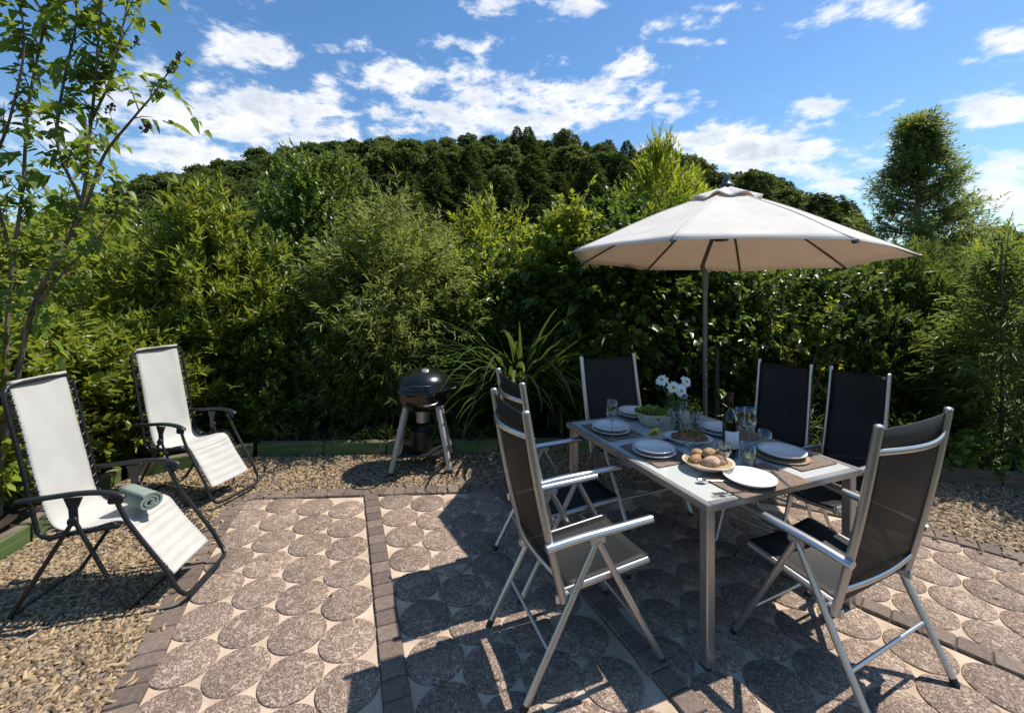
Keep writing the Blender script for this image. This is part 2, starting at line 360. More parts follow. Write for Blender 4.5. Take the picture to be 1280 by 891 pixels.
def timber_mat():
    m_ = bpy.data.materials.new('worn green timber'); m_.use_nodes = True; nt = m_.node_tree; b = nt.nodes['Principled BSDF']; N = nt.nodes.new; L = nt.links.new
    tc = N('ShaderNodeTexCoord'); mp = N('ShaderNodeMapping'); mp.inputs['Scale'].default_value = (1.2, 14, 14); L(tc.outputs['Object'], mp.inputs[0])
    n = N('ShaderNodeTexNoise'); n.inputs['Scale'].default_value = 3; n.inputs['Detail'].default_value = 7; L(mp.outputs[0], n.inputs['Vector'])
    r = N('ShaderNodeValToRGB'); L(n.outputs[0], r.inputs[0]); r.color_ramp.elements[0].position = .32; r.color_ramp.elements[1].position = .72
    r.color_ramp.elements[0].color = (.045, .085, .022, 1); r.color_ramp.elements[1].color = (.115, .165, .055, 1)
    n2 = N('ShaderNodeTexNoise'); n2.inputs['Scale'].default_value = 7; n2.inputs['Detail'].default_value = 6; L(tc.outputs['Object'], n2.inputs['Vector'])
    st = N('ShaderNodeMapRange'); L(n2.outputs[0], st.inputs[0]); st.inputs[1].default_value = .56; st.inputs[2].default_value = .66
    mx = N('ShaderNodeMix'); mx.data_type = 'RGBA'; L(st.outputs[0], mx.inputs[0]); L(r.outputs[0], mx.inputs[6]); mx.inputs[7].default_value = (.17, .125, .085, 1); L(mx.outputs[2], b.inputs['Base Color'])
    bp = N('ShaderNodeBump'); bp.inputs['Strength'].default_value = .5; bp.inputs['Distance'].default_value = .006; L(n.outputs[0], bp.inputs['Height']); L(bp.outputs[0], b.inputs['Normal'])
    b.inputs['Roughness'].default_value = .8
    return m_
TIMBER = timber_mat()
TIMBER_TOP = mat('weathered timber top', (.10, .075, .05), .9, col2=(.21, .165, .12), nscale=5, bump=.5, bscale=30, stretch=(1, 12, 12))

# ------------------------------------------------------------------ the setting: ground, hill, gravel, patio
PATIO = [(-1.30, .75), (-1.655, 1.754), (-1.946, 2.43), (-2.113, 2.92), (-2.225, 3.34), (-2.19, 3.46), (-2.05, 3.52), (-1.66, 3.55), (-.9, 3.60), (0, 3.67), (.8, 3.72), (1.6, 3.62), (2.2, 3.40), (2.83, 3.02), (3.25, 2.67), (3.75, 2.2), (4.2, 1.6), (4.4, .75)]
EDGE = [(-2.95, .6), (-3.06, 1.8), (-3.12, 2.5), (-3.21, 2.98), (-3.42, 3.72), (-2.58, 4.28), (-1.0, 4.34), (.8, 4.40), (2.2, 4.16), (3.63, 3.76), (4.4, 3.52), (5.6, 3.1), (6.4, 2.4), (6.4, .6)]

def inside(px, py, poly):
    c = np.zeros(px.shape, bool); n = len(poly)
    for i in range(n):
        (x0, y0), (x1, y1) = poly[i], poly[i - 1]
        k = ((y0 > py) != (y1 > py)) & (px < (x1 - x0) * (py - y0) / (y1 - y0 + 1e-12) + x0)
        c ^= k
    return c

def sheet(name, poly, z, m_, kind='structure'):
    b = MB(); b.add([(x, y, z) for x, y in poly], [tuple(range(len(poly)))] if sum(a[0] * b_[1] - b_[0] * a[1] for a, b_ in zip(poly, poly[1:] + poly[:1])) > 0 else [tuple(reversed(range(len(poly))))])
    return tag(b.build(name, m_), kind=kind)

GROUND = mat('rough meadow ground', (.025, .035, .012), .95, spec=0.0, col2=(.04, .05, .018), nscale=.4, bump=.6, bscale=6)
sheet('ground', [(-900, -60), (900, -60), (900, 1500), (-900, 1500)], -.04, GROUND)
sheet('gravel_bed', EDGE, 0.0, GRAVEL_BASE)

def soil_bed():
    """Raised, lumpy soil behind the timber edging."""
    rng = np.random.default_rng(3); nx, ny = 120, 60
    xs = np.linspace(-7.5, 9, nx); ys = np.linspace(1.0, 9.5, ny); X, Y = np.meshgrid(xs, ys)
    Z = .075 + .03 * np.sin(X * 3.1 + Y * 1.7) + .02 * np.sin(X * 7.3 - Y * 5.2) + rng.uniform(-.012, .012, X.shape)
    grown = [(x * 1.015, y + .02) for x, y in EDGE]
    ins = inside(X, Y, [(x, y) for x, y in EDGE])
    idx = np.arange(nx * ny).reshape(ny, nx); q = []
    for j in range(ny - 1):
        for i in range(nx - 1):
            if not (ins[j, i] or ins[j, i + 1] or ins[j + 1, i] or ins[j + 1, i + 1]): q.append((idx[j, i], idx[j, i + 1], idx[j + 1, i + 1], idx[j + 1, i]))
    return np_mesh('soil', np.stack([X.ravel(), Y.ravel(), Z.ravel()], 1), q, SOIL, smooth=True)
tag(soil_bed(), kind='structure')
# soil strip that closes the gap between the bed and the boards
sb = MB()
for (x0, y0), (x1, y1) in zip(EDGE, EDGE[1:]):
    d = Vector((x1 - x0, y1 - y0)).normalized(); n = Vector((-d.y, d.x))
    sb.add([(x0 + n.x * .05, y0 + n.y * .05, .062), (x1 + n.x * .05, y1 + n.y * .05, .062), (x1 + n.x * .42, y1 + n.y * .42, .069), (x0 + n.x * .42, y0 + n.y * .42, .069)], [(0, 1, 2, 3)])
tag(sb.build('soil_margin', SOIL), kind='structure')

patio = sheet('patio', PATIO, .006, SLAB)

def strip_pts(*p): return [Vector((x, y)) for x, y in p]
STRIPS = [strip_pts((-1.19, 3.56), (-.465, 1.718), (-.10, .8)), strip_pts((-.13, 3.64), (.474, 2.2525), (.692, 1.755), (1.1, .8)), strip_pts((.95, 3.24), (1.866, 2.258), (2.18, 1.92), (3.2, .8))]

def brick_row(name, line, width, off=0.0, closed=False, blen=.098, seed=1):
    """A row of setts laid along a line, each with its own small tilt."""
    rng = random.Random(seed); b = MB(); L = []
    for a, c in zip(line, line[1:]): L.append((a, c, (c - a).length))
    for a, c, ln in L:
        n = max(1, round(ln / (blen + .008))); d = (c - a) / n; ang = math.atan2(d.y, d.x); nn = Vector((-d.y, d.x)).normalized()
        for k in range(n):
            p = a + d * (k + .5) + nn * off
            M = Matrix.Translation((p.x, p.y, .0 + rng.uniform(0, .003))) @ Matrix.Rotation(ang + rng.uniform(-.025, .025), 4, 'Z') @ Matrix.Rotation(rng.uniform(-.012, .012), 4, 'X')
            b.box(None, (d.length - .005, width + rng.uniform(-.006, .004), .045), M=M, bev=.006)
    bed = MB()
    for a, c, ln in L:
        nn = Vector((-(c - a).y, (c - a).x)).normalized(); o = nn * off; h = nn * (width / 2 + .004)
        bed.add([(*(a + o - h), .0105), (*(c + o - h), .0105), (*(c + o + h), .0105), (*(a + o + h), .0105)], [(0, 1, 2, 3)])
    tag(bed.build('sand_bed', mat('dark jointing sand', (.07, .055, .04), .95, col2=(.12, .095, .07), nscale=40)), kind='structure')
    return tag(b.build(name, BRICK), kind='structure')
for i, st in enumerate(STRIPS): brick_row('brick_strip', st, .105, seed=i + 1)
edge_line = [Vector(p) for p in PATIO[1:-1]]; edge_line = [Vector((-1.30, .75))] + edge_line + [Vector((4.4, .75))]
brick_row('brick_edging', [Vector((p.x, p.y)) for p in bez([(v.x, v.y, 0) for v in edge_line], 5)], .125, off=-.065, seed=9)

def pavers():
    """Round pavers, pressed edge to edge in the panels between the brick strips."""
    D = .262; rng = np.random.default_rng(5); V = []; Q = []; n = 30
    inner = []
    cx = sum(p[0] for p in PATIO) / len(PATIO); cy = sum(p[1] for p in PATIO) / len(PATIO)
    P = [Vector(p) for p in PATIO]
    def seg_d(p, a, b):
        t = max(0, min(1, (p - a).dot(b - a) / (b - a).length_squared)); return (p - a - (b - a) * t).length, ((b - a).x * (p - a).y - (b - a).y * (p - a).x)
    def clear(p, r):
        e = min(seg_d(p, P[i - 1], P[i])[0] for i in range(len(P)))
        return e
    spots = []
    for panel in range(4):
        a, b = (STRIPS[0][0], STRIPS[0][1]) if panel < 2 else (STRIPS[2][0], STRIPS[2][1])
        if panel == 1: a, b = STRIPS[0][0], STRIPS[0][1]
        d = (a - b).normalized(); nn = Vector((d.y, -d.x))
        org = a + nn * (.053 + D / 2 if panel in (1, 3) else -(.053 + D / 2))
        if panel == 2: org = STRIPS[2][0] - nn * (.053 + D / 2)
        for i in range(-14, 15):
            for j in range(-22, 14):
                p = org + nn * (i * D * .866) + d * ((j + (i % 2) * .5) * D)
                if not inside(np.array([p.x]), np.array([p.y]), PATIO)[0]: continue
                ok = True; side = []
                for s in STRIPS:
                    best = min(((seg_d(p, s[k], s[k + 1])) for k in range(len(s) - 1)), key=lambda q: q[0]); side.append((best[0], best[1] > 0))
                k = sum(1 for s_ in side if s_[1])          # how many strips lie to its left
                if k != panel: continue
                spots.append((p, min(s_[0] for s_ in side) - .053, clear(p, 0) - .13))
    for p, ds, de in spots:
        cut = min(ds, de)
        if cut < -.02: continue
        c = np.array([p.x, p.y]); a = np.linspace(0, 2 * np.pi, n, endpoint=False) + rng.uniform(0, 6)
        z = .0125 + rng.uniform(-.0015, .0015); base = len(V) if False else sum(len(v) for v in V)
        rings = []
        for r, zz in ((D * .4975, .004), (D * .494, z - .002), (D * .480, z)):
            x = c[0] + r * np.cos(a); y = c[1] + r * np.sin(a); rings.append(np.stack([x, y, np.full(n, zz)], 1))
        rings.append(np.array([[c[0], c[1], z + .0015]]))
        V.append(np.concatenate(rings))
        for k in range(2):
            for i in range(n): j = (i + 1) % n; Q.append((base + k * n + i, base + k * n + j, base + k * n + n + j, base + k * n + n + i))
        for i in range(0, n, 2): Q.append((base + 2 * n + i, base + 2 * n + (i + 1) % n, base + 2 * n + (i + 2) % n, base + 3 * n))
    return np_mesh('round_paving', np.concatenate(V), Q, PAVER, smooth=False)
tag(pavers(), kind='structure')

def gravel():
    """Loose chips: bent slivers of stone, thick on the ground where the bed is in view."""
    rng = np.random.default_rng(11); n = 520000
    y = rng.uniform(1.25, 4.5, n); x = rng.uniform(-3.6, 5.6, n)
    shrunk = [(.3 + (a - .3) * .935, 2.2 + (b - 2.2) * .90) for a, b in PATIO]
    onp = inside(x, y, PATIO); spill = onp & ~inside(x, y, shrunk) & (rng.random(n) < .012)
    keep = (np.abs(x) < 1.45 * y + .4) & inside(x, y, EDGE) & (~onp | spill)
    keep &= rng.random(n) < np.clip(2.4 / y, 0, 1) ** 1.6
    x, y = x[keep], y[keep]; m = min(len(x), 110000); x, y = x[:m], y[:m]
    z = np.where(inside(x, y, PATIO), .027, rng.uniform(.002, .022, m))
    ln = rng.uniform(.022, .046, m) * rng.choice([.45, .7, 1, 1, 1.3, 1.6], m); wd = rng.uniform(.0055, .0105, m); bend = rng.uniform(-.9, .9, m) * ln
    th = rng.uniform(0, 2 * np.pi, m); tilt = rng.normal(0, .28, m)
    d = np.stack([np.cos(th) * np.cos(tilt), np.sin(th) * np.cos(tilt), np.sin(tilt)], 1); s = np.stack([-np.sin(th), np.cos(th), np.zeros(m)], 1); u = np.cross(d, s)
    c = np.stack([x, y, z], 1); V = np.zeros((m, 12, 3))
    for k, (t, b, w) in enumerate(((-.5, 0, .55), (-.0, 1, 1.0), (.5, 0, .6))):
        o = c + d * (ln * t)[:, None] + s * (bend * .35 * b)[:, None]
        for q, (a, e) in enumerate(((-1, -.6), (1, -.6), (.75, .7), (-.75, .7))):
            V[:, k * 4 + q] = o + s * (wd * w * a)[:, None] + u * (wd * w * e)[:, None]
    f = []
    for k in range(2):
        for q in range(4): r = (q + 1) % 4; f.append((k * 4 + q, k * 4 + r, k * 4 + 4 + r, k * 4 + 4 + q))
    f += [(3, 2, 1, 0), (8, 9, 10, 11)]
    F = (np.array(f)[None] + (np.arange(m) * 12)[:, None, None]).reshape(-1, 4)
    return np_mesh('gravel', V.reshape(-1, 3), F, CHIP, smooth=True)
tag(gravel(), kind='stuff')

# the hill behind the garden
RIDGE = [(-300, 275), (60, 258), (120, 245), (200, 226), (280, 206), (340, 190), (430, 179), (500, 180), (580, 172), (650, 172), (740, 177), (790, 190), (850, 200), (900, 214), (960, 222), (1000, 235), (1060, 262), (1110, 288), (1200, 300), (1280, 294), (1700, 300)]
def hill_h(x, y):
    px = 640 + FPX * x / np.maximum(y, 1); ry = np.interp(px, [p[0] for p in RIDGE], [p[1] for p in RIDGE])
    top = (HORIZON - ry) / FPX * 100 + 1.6 - 5.0
    t = np.clip((y - 26) / 74, 0, 1); s = t * (1.25 - .25 * t * t) / 1.0
    w = np.where(y > 100, np.clip(1 - (y - 100) / 120, 0, 1), 1)
    return top * np.clip(s, 0, 1) * w - .3
def hill():
    xs = np.linspace(-260, 260, 90); ys = np.concatenate([np.linspace(22, 130, 60), np.linspace(135, 240, 12)]); X, Y = np.meshgrid(xs, ys); Z = hill_h(X, Y)
    nx, ny = len(xs), len(ys); i = np.arange(nx * ny).reshape(ny, nx)
    return np_mesh('hill', np.stack([X.ravel(), Y.ravel(), Z.ravel()], 1), np.stack([i[:-1, :-1], i[:-1, 1:], i[1:, 1:], i[1:, :-1]], -1).reshape(-1, 4), mat('wooded hillside floor', (.012, .02, .006), .95, spec=0.0, col2=(.02, .03, .01), nscale=.3), smooth=True)
tag(hill(), kind='structure')

# ------------------------------------------------------------------ foliage
def unit(a): return a / np.maximum(np.linalg.norm(a, axis=-1, keepdims=True), 1e-9)

def leaves(pos, dr, nrm, ln, wd, w1=.9, w2=.75, p1=.3, p2=.68, droop=.12, fold=.18):
    """Leaf blades: six points each, folded along the midrib, tip bent down. Returns verts and quads."""
    m = len(pos); s = unit(np.cross(dr, nrm)); u = unit(np.cross(s, dr)); L = ln[:, None]; W = wd[:, None] / 2
    V = np.zeros((m, 6, 3)); V[:, 0] = pos
    dz = np.array([0, 0, -1.0])
    V[:, 3] = pos + dr * L + dz * L * droop
    for i, (p, w, sg) in enumerate(((p1, w1, 1), (p2, w2, 1), (p2, w2, -1), (p1, w1, -1))):
        V[:, (1, 2, 4, 5)[i]] = pos + dr * L * p + s * W * w * sg + u * W * w * fold * 2 + dz * L * droop * p * p
    F = (np.array([(0, 1, 2, 3), (3, 4, 5, 0)])[None] + (np.arange(m) * 6)[:, None, None]).reshape(-1, 4)
    return V.reshape(-1, 3), F

def twigs_to_leaves(rng, tp, td, per, tl, ln, wd, spread, droop, shape, whorl=False, var=.3):
    """Leaves along twigs: tp, td twig bases and directions; per leaves each."""
    T = len(tp); t = (np.arange(per)[None] + rng.random((T, per))) / per
    tl_ = tl * rng.uniform(.6, 1.2, (T, 1)); base = tp[:, None] + td[:, None] * (t * tl_)[..., None] + np.array([0, 0, -1.0]) * (t * t * tl_ * droop * .5)[..., None]
    rnd = unit(rng.normal(size=(T, per, 3))); side = unit(rnd - td[:, None] * (rnd * td[:, None]).sum(-1, keepdims=True))
    a = spread * (1.15 - .75 * t)[..., None] if not whorl else spread * np.ones_like(t)[..., None]
    d = unit(td[:, None] * (1 - .5 * a) + side * a + np.array([0, 0, -1.0]) * droop * .5 + rng.normal(0, .12, (T, per, 3)))
    nr = unit(np.array([0, 0, 1.0]) + .55 * td[:, None] + rng.normal(0, .45, (T, per, 3)))
    k = rng.uniform(1 - var, 1 + var, (T, per))
    return leaves(base.reshape(-1, 3), d.reshape(-1, 3), nr.reshape(-1, 3), (ln * k).ravel(), (wd * k).ravel(), droop=droop * .6, **shape)

SHAPES = {'lance': dict(w1=.85, w2=.62, p1=.28, p2=.65), 'oval': dict(w1=.92, w2=.86, p1=.28, p2=.68), 'heart': dict(w1=1.0, w2=.62, p1=.18, p2=.62), 'needle': dict(w1=1, w2=.9, p1=.2, p2=.7)}

def crown_points(rng, n, h, rx, ry, z0=.1, lumps=.22, clusters=26, top=.55, bot=.75, shell=.55):
    """Twig bases in a lumpy crown from z0 to h: mostly gathered in clumps near its outside."""
    def surf(dirs, ph):
        q = 1 + lumps * (np.sin(dirs[:, 0] * 5 + ph[0]) * np.cos(dirs[:, 2] * 6 + ph[1]) + .6 * np.sin(dirs[:, 1] * 9 + dirs[:, 2] * 7 + ph[2]))
        return q
    ph = rng.uniform(0, 6, 3); cz = z0 + (h - z0) * .5
    k = unit(rng.normal(size=(clusters, 3))); rad = rng.uniform(.62, 1.0, clusters) * surf(k, ph); cc = k * rad[:, None]
    ci = rng.integers(0, clusters, n); a = cc[ci] + rng.normal(0, .17, (n, 3))
    d = unit(rng.normal(size=(n, 3))); b = d * (rng.uniform(shell ** 3, 1, n) ** (1 / 3) * surf(d, ph))[:, None]
    p = np.where((rng.random(n) < .62)[:, None], a, b)
    zz = np.clip(p[:, 2], -1.05, 1.12)
    wid = np.where(zz > 0, np.power(np.clip(1 - zz, 0, 1), .0) * (1 - (1 - top) * np.clip(zz, 0, 1) ** 1.5), 1 - (1 - bot) * np.clip(-zz, 0, 1) ** 1.5)
    lat = unit(p[:, :2] + 1e-6); P = np.stack([p[:, 0] * rx * wid, p[:, 1] * ry * wid, cz + zz * (h - z0) / 2], 1)
    out = unit(np.stack([p[:, 0], p[:, 1], p[:, 2] * .5 + .35], 1))
    P[:, 2] = np.maximum(P[:, 2], z0 * .5)
    return P, out

def stems(rng, h, rx, ry, n, r0, mat_, root, name='branches', lean=.75):
    b = MB()
    for i in range(n):
        a = rng.uniform(0, 2 * math.pi); q = rng.uniform(.1, lean); hh = h * rng.uniform(.6, .96)
        tip = (rx * q * math.cos(a), ry * q * math.sin(a), hh); bs = (rx * .12 * math.cos(a + 1), ry * .12 * math.sin(a + 1), 0)
        mid = (tip[0] * rng.uniform(.2, .6), tip[1] * rng.uniform(.2, .6), hh * rng.uniform(.4, .6))
        P = bez([bs, mid, tip], 5); b.tube(P, [r0 * (1 - .85 * k / (len(P) - 1)) for k in range(len(P))], 5)
    return b.build(name, mat_, root)

def shrub(name, label, cat, x, y, h, rx, ry, leafm, shape='oval', ln=.06, wd=.03, twigs=2200, per=9, tl=.16, spread=.8, droop=.2, up=.5, out=1.0, seed=1, z0=.1, clusters=26, top=.55, bot=.75, lumps=.22, nst=7, r0=.018, shoots=0, shoot_len=.5, shell=.55, group=None, jitter=.35, bark=None):
    rng = np.random.default_rng(seed); root = thing(name, label, cat, (x, y, .05), rng.uniform(0, .01), group)
    P, o = crown_points(rng, twigs, h, rx, ry, z0, lumps, clusters, top, bot, shell)
    td = unit(o * out + np.array([0, 0, up]) + rng.normal(0, jitter, P.shape))
    V, F = twigs_to_leaves(rng, P, td, per, tl, ln, wd, spread, droop, SHAPES[shape])
    VV = [V]; FF = [F]; off = len(V)
    if shoots:                                                     # long new shoots that stand out of the outline
        sp = P[np.argsort(-P[:, 2] + rng.normal(0, .25 * h, len(P)))[:shoots * 3]]; sp = sp[rng.permutation(len(sp))[:shoots]]
        sdv = unit(np.stack([sp[:, 0] / rx * .5, sp[:, 1] / ry * .5, np.ones(len(sp))], 1) + rng.normal(0, .28, sp.shape))
        V2, F2 = twigs_to_leaves(rng, sp, sdv, 16, shoot_len, ln * .9, wd * .9, spread, droop, SHAPES[shape]); VV.append(V2); FF.append(F2 + off); off += len(V2)
        tb = MB()
        for p, d in zip(sp, sdv): tb.tube([p - d * .1, p + d * shoot_len * .5, p + d * shoot_len], [.005, .004, .0015], 4)
    np_mesh('foliage', np.concatenate(VV), np.concatenate(FF), leafm, root)
    st = stems(rng, h, rx, ry, nst, r0, bark or BARK, root)
    if shoots: tb.build('shoots', TWIG, root)
    return root

LM = dict(
    willow=leaf_mat('bright lance leaf', (.062, .105, .011), (.235, .295, .032), (.56, .60, .06), .40),
    spiky=leaf_mat('spiky bright leaf', (.058, .100, .011), (.225, .285, .030), (.54, .58, .06), .38),
    glossy=leaf_mat('glossy dark leaf', (.036, .074, .014), (.125, .190, .034), (.36, .48, .05), .34, .36, .6),
    grey=leaf_mat('grey green leaf', (.085, .120, .026), (.225, .265, .065), (.48, .54, .10), .42),
    yellow=leaf_mat('yellow green leaf', (.080, .130, .012), (.235, .285, .030), (.56, .60, .05), .45),
    broad=leaf_mat('broad hedge leaf', (.020, .048, .010), (.082, .145, .024), (.28, .42, .04), .30, .40, .5),
    plume=leaf_mat('lime plume leaf', (.11, .17, .015), (.28, .34, .03), (.62, .66, .05), .48),
    cot=leaf_mat('mid green leaf', (.028, .060, .011), (.115, .175, .030), (.32, .44, .05), .30, .36, .6),
    conifer=leaf_mat('feathery green spray', (.034, .066, .014), (.120, .165, .034), (.34, .42, .06), .33, .55),
    strap=leaf_mat('strap leaf', (.028, .060, .012), (.090, .140, .028), (.24, .34, .05), .28, .34, .6),
    lilac=leaf_mat('heart shaped leaf', (.050, .098, .014), (.150, .215, .032), (.46, .58, .06), .44, .45, .4),
    tree=leaf_mat('tree leaf', (.080, .125, .030), (.215, .265, .070), (.50, .56, .12), .46, .5),
    wood=leaf_mat('woodland leaf', (.036, .066, .013), (.098, .140, .028), (.24, .32, .05), .30, .6, .2, 1.0),
    pine=leaf_mat('pine needle', (.024, .048, .013), (.066, .102, .024), (.15, .22, .04), .22, .6, .2, .8),
    bamboo=leaf_mat('drooping bamboo leaf', (.045, .085, .020), (.150, .205, .045), (.38, .46, .07), .36),
    weed=leaf_mat('low weed leaf', (.040, .085, .012), (.130, .200, .030), (.34, .46, .05), .35))

def W(px, D): return (px - 640) / FPX * D
def top_h(py, D): return CAM_H + (HORIZON - py) / FPX * D

# --- shrubs round the patio, from the left
shrub('willow_shrub', 'tall yellow green shrub with lance leaves behind slender lilac sapling', 'shrub', W(70, 4.75), 4.75, top_h(276, 4.75), 1.15, .9, LM['willow'], 'lance', .115, .034, 2100, 9, .26, .8, .3, seed=21, shoots=40, shoot_len=.45, top=.6)
shrub('low_shrub', 'low leafy green shrub directly behind nearest white recliner', 'shrub', -4.15, 3.35, 1.28, .72, .85, LM['willow'], 'oval', .095, .040, 1300, 9, .2, .8, .25, seed=22, z0=.05, top=.75, bot=.9)
shrub('low_shrub', 'rounded green shrub between the two white recliners by green boards', 'shrub', -3.78, 4.3, 1.35, .62, .5, LM['spiky'], 'lance', .11, .027, 1100, 11, .17, .9, .1, seed=23, z0=.05, top=.75, bot=.95)
shrub('spiky_shrub', 'bright green shrub with spiky leaf whorls behind far white recliner', 'shrub', W(268, 5.05), 5.05, top_h(262, 5.05), .95, .75, LM['spiky'], 'lance', .115, .030, 1400, 13, .16, .95, .02, up=.75, seed=24, shoots=30, shoot_len=.35, clusters=34, top=.5, bot=.9, lumps=.16)
shrub('glossy_shrub', 'tall dark glossy evergreen shrub rising behind spiky bright green one', 'shrub', W(385, 6.0), 6.0, top_h(226, 6.0), 1.25, .95, LM['glossy'], 'oval', .068, .032, 4300, 10, .18, .85, .1, seed=25, shoots=34, shoot_len=.4, clusters=40, top=.7, bot=.95)
shrub('willowy_shrub', 'grey green willowy shrub with fine arching shoots behind kettle grill', 'shrub', W(492, 5.35), 5.35, top_h(282, 5.35), .86, .75, LM['grey'], 'lance', .105, .017, 2100, 12, .30, .7, .35, seed=26, shoots=46, shoot_len=.55, clusters=34, top=.7, bot=.95)
shrub('sunlit_shrub', 'yellow green sunlit shrub between willowy shrub and broad leaved hedge', 'shrub', W(606, 6.4), 6.4, top_h(280, 6.4), 1.0, .8, LM['yellow'], 'lance', .11, .036, 1900, 9, .24, .8, .2, seed=27, shoots=30, shoot_len=.4, top=.55, bot=.95)
shrub('broadleaf_hedge', 'dense dark hedge of broad leaves behind the parasol pole', 'hedge', W(780, 6.0), 6.0, top_h(280, 6.0), 1.55, .95, LM['broad'], 'heart', .105, .08, 3600, 7, .2, .8, .35, seed=28, up=.2, clusters=48, top=.75, bot=1.0, lumps=.12, shoots=36, shoot_len=.45)
shrub('vine_shrub', 'sunlit leafy vine spilling over hedge left of parasol canopy', 'vine', W(712, 5.7), 5.7, top_h(275, 5.7), .55, .5, LM['yellow'], 'heart', .085, .06, 700, 7, .22, .8, .3, seed=29, z0=1.5, shoots=26, shoot_len=.5, clusters=14, top=.7, bot=.8)
shrub('lime_shrub', 'tall lime green feathery shrub peaking above left side of parasol', 'shrub', W(828, 7.0), 7.0, top_h(205, 7.0), .85, .7, LM['plume'], 'lance', .10, .022, 1700, 11, .26, .6, .1, up=1.0, seed=30, z0=1.4, shoots=34, shoot_len=.6, top=.3, bot=.9)
shrub('berry_shrub', 'mid green small leaved shrub behind the two right hand dining chairs', 'shrub', W(985, 5.5), 5.5, top_h(338, 5.5), 1.15, .7, LM['cot'], 'oval', .075, .044, 2300, 8, .2, .85, .15, seed=31, shoots=26, shoot_len=.4, clusters=36, top=.75, bot=1.0)
shrub('conifer_shrub', 'broad dark feathery conifer shrub below right end of parasol', 'shrub', W(1135, 5.6), 5.6, top_h(338, 5.6), 1.12, .9, LM['conifer'], 'needle', .07, .012, 5200, 22, .24, .55, .15, up=.65, seed=32, shoots=40, shoot_len=.35, clusters=40, top=.72, bot=1.0)
shrub('golden_shrub', 'golden green shrub behind conifer shrub at right edge', 'shrub', W(1255, 7.2), 7.2, top_h(302, 7.2), 1.1, .8, LM['plume'], 'lance', .09, .02, 1500, 11, .22, .7, .15, up=.7, seed=33, shoots=20, shoot_len=.4, top=.6)
shrub('bamboo_shrub', 'loose bamboo like shrub with drooping narrow leaves beside thin stake', 'shrub', W(1282, 3.95), 3.95, top_h(330, 3.95), .50, .4, LM['bamboo'], 'lance', .105, .022, 900, 9, .3, .6, .5, seed=34, shoots=22, shoot_len=.5, clusters=22, top=.7, bot=.9, nst=9, r0=.008)
shrub('back_shrub', 'dark green shrub filling the gap behind willow shrub and spiky shrub', 'shrub', W(165, 6.8), 6.8, top_h(285, 6.8), 1.3, .8, LM['glossy'], 'oval', .07, .035, 2200, 9, .2, .8, .2, seed=35, top=.75, bot=1.0)
shrub('back_shrub', 'dark green shrub seen between sunlit shrub and strap leaved plant', 'shrub', W(590, 5.6), 5.6, 2.0, .8, .5, LM['broad'], 'oval', .07, .038, 2000, 9, .18, .8, .2, seed=36, top=.8, bot=1.0)
shrub('back_shrub', 'dark shrub behind grill filling the foot of the planting', 'shrub', W(440, 5.1), 5.1, 1.35, .8, .42, LM['glossy'], 'lance', .075, .026, 1700, 9, .18, .8, .2, seed=37, top=.85, bot=1.0)
shrub('back_shrub', 'dark leafy growth under the berry shrub and hedge', 'shrub', W(905, 5.5), 5.5, 1.7, .7, .45, LM['broad'], 'oval', .075, .045, 1500, 8, .18, .8, .2, seed=38, top=.85, bot=1.0)

shrub('back_shrub', 'dark growth at the foot of the conifer shrub on the right', 'shrub', W(1120, 5.0), 5.0, 1.35, .8, .4, LM['conifer'], 'needle', .07, .012, 2600, 20, .22, .6, .15, seed=39, top=.85, bot=1.0)
shrub('back_shrub', 'dark leafy growth at the foot of spiky and glossy shrubs', 'shrub', W(345, 5.0), 5.0, 1.3, .75, .4, LM['glossy'], 'oval', .06, .03, 1800, 9, .16, .8, .2, seed=40, top=.85, bot=1.0)
shrub('back_shrub', 'green growth at right edge behind the bamboo like shrub', 'shrub', W(1262, 5.3), 5.3, 1.75, .85, .4, LM['cot'], 'lance', .075, .022, 1900, 9, .2, .8, .2, seed=41, top=.85, bot=1.0)

def strap_plant(label, x, y, n, ln, wd, seed, m_, name='strap_plant', arch=1.0, lean=.75):
    """A clump of arching strap leaves from one crown."""
    rng = random.Random(seed); root = thing(name, label, 'plant', (x, y, .05)); b = MB()
    for i in range(n):
        a = rng.uniform(0, 2 * math.pi); L = ln * rng.uniform(.6, 1.1); w = wd * rng.uniform(.7, 1.2); el = R(rng.uniform(60, 88)); arcq = rng.uniform(.42, 1.15) * arch
        p = Vector((rng.gauss(0, .07), rng.gauss(0, .05), 0)); side = Vector((-math.sin(a), math.cos(a), 0)); vs = []; ns = 9
        for k in range(ns + 1):
            t = k / ns; ww = w * (.55 + .9 * t if t < .5 else (1 - t) * 2) * .5 + .0012
            u = Vector((math.cos(a) * math.cos(el), math.sin(a) * math.cos(el), math.sin(el)))
            nrm = side.cross(u)
            vs += [p - side * ww + nrm * ww * .3, p, p + side * ww + nrm * ww * .3]
            p = p + u * (L / ns); el -= R(arcq * 24 * (.35 + t * 1.0)) * (1 - 0.25 * t)
            el = max(el, R(-78))
        fs = []
        for k in range(ns):
            for q in (0, 1): fs.append((k * 3 + q, k * 3 + q + 1, k * 3 + q + 4, k * 3 + q + 3))
        b.add(vs, fs, True)
    b.build('leaves', m_, root)
    return root
strap_plant('large clump of arching strap leaves right of the kettle grill', W(648, 4.95), 4.95, 340, 1.85, .050, 3, LM['strap'])
strap_plant('smaller strap leaved clump beside left end of dining table', W(705, 5.0), 5.0, 70, 1.1, .04, 4, LM['strap'])

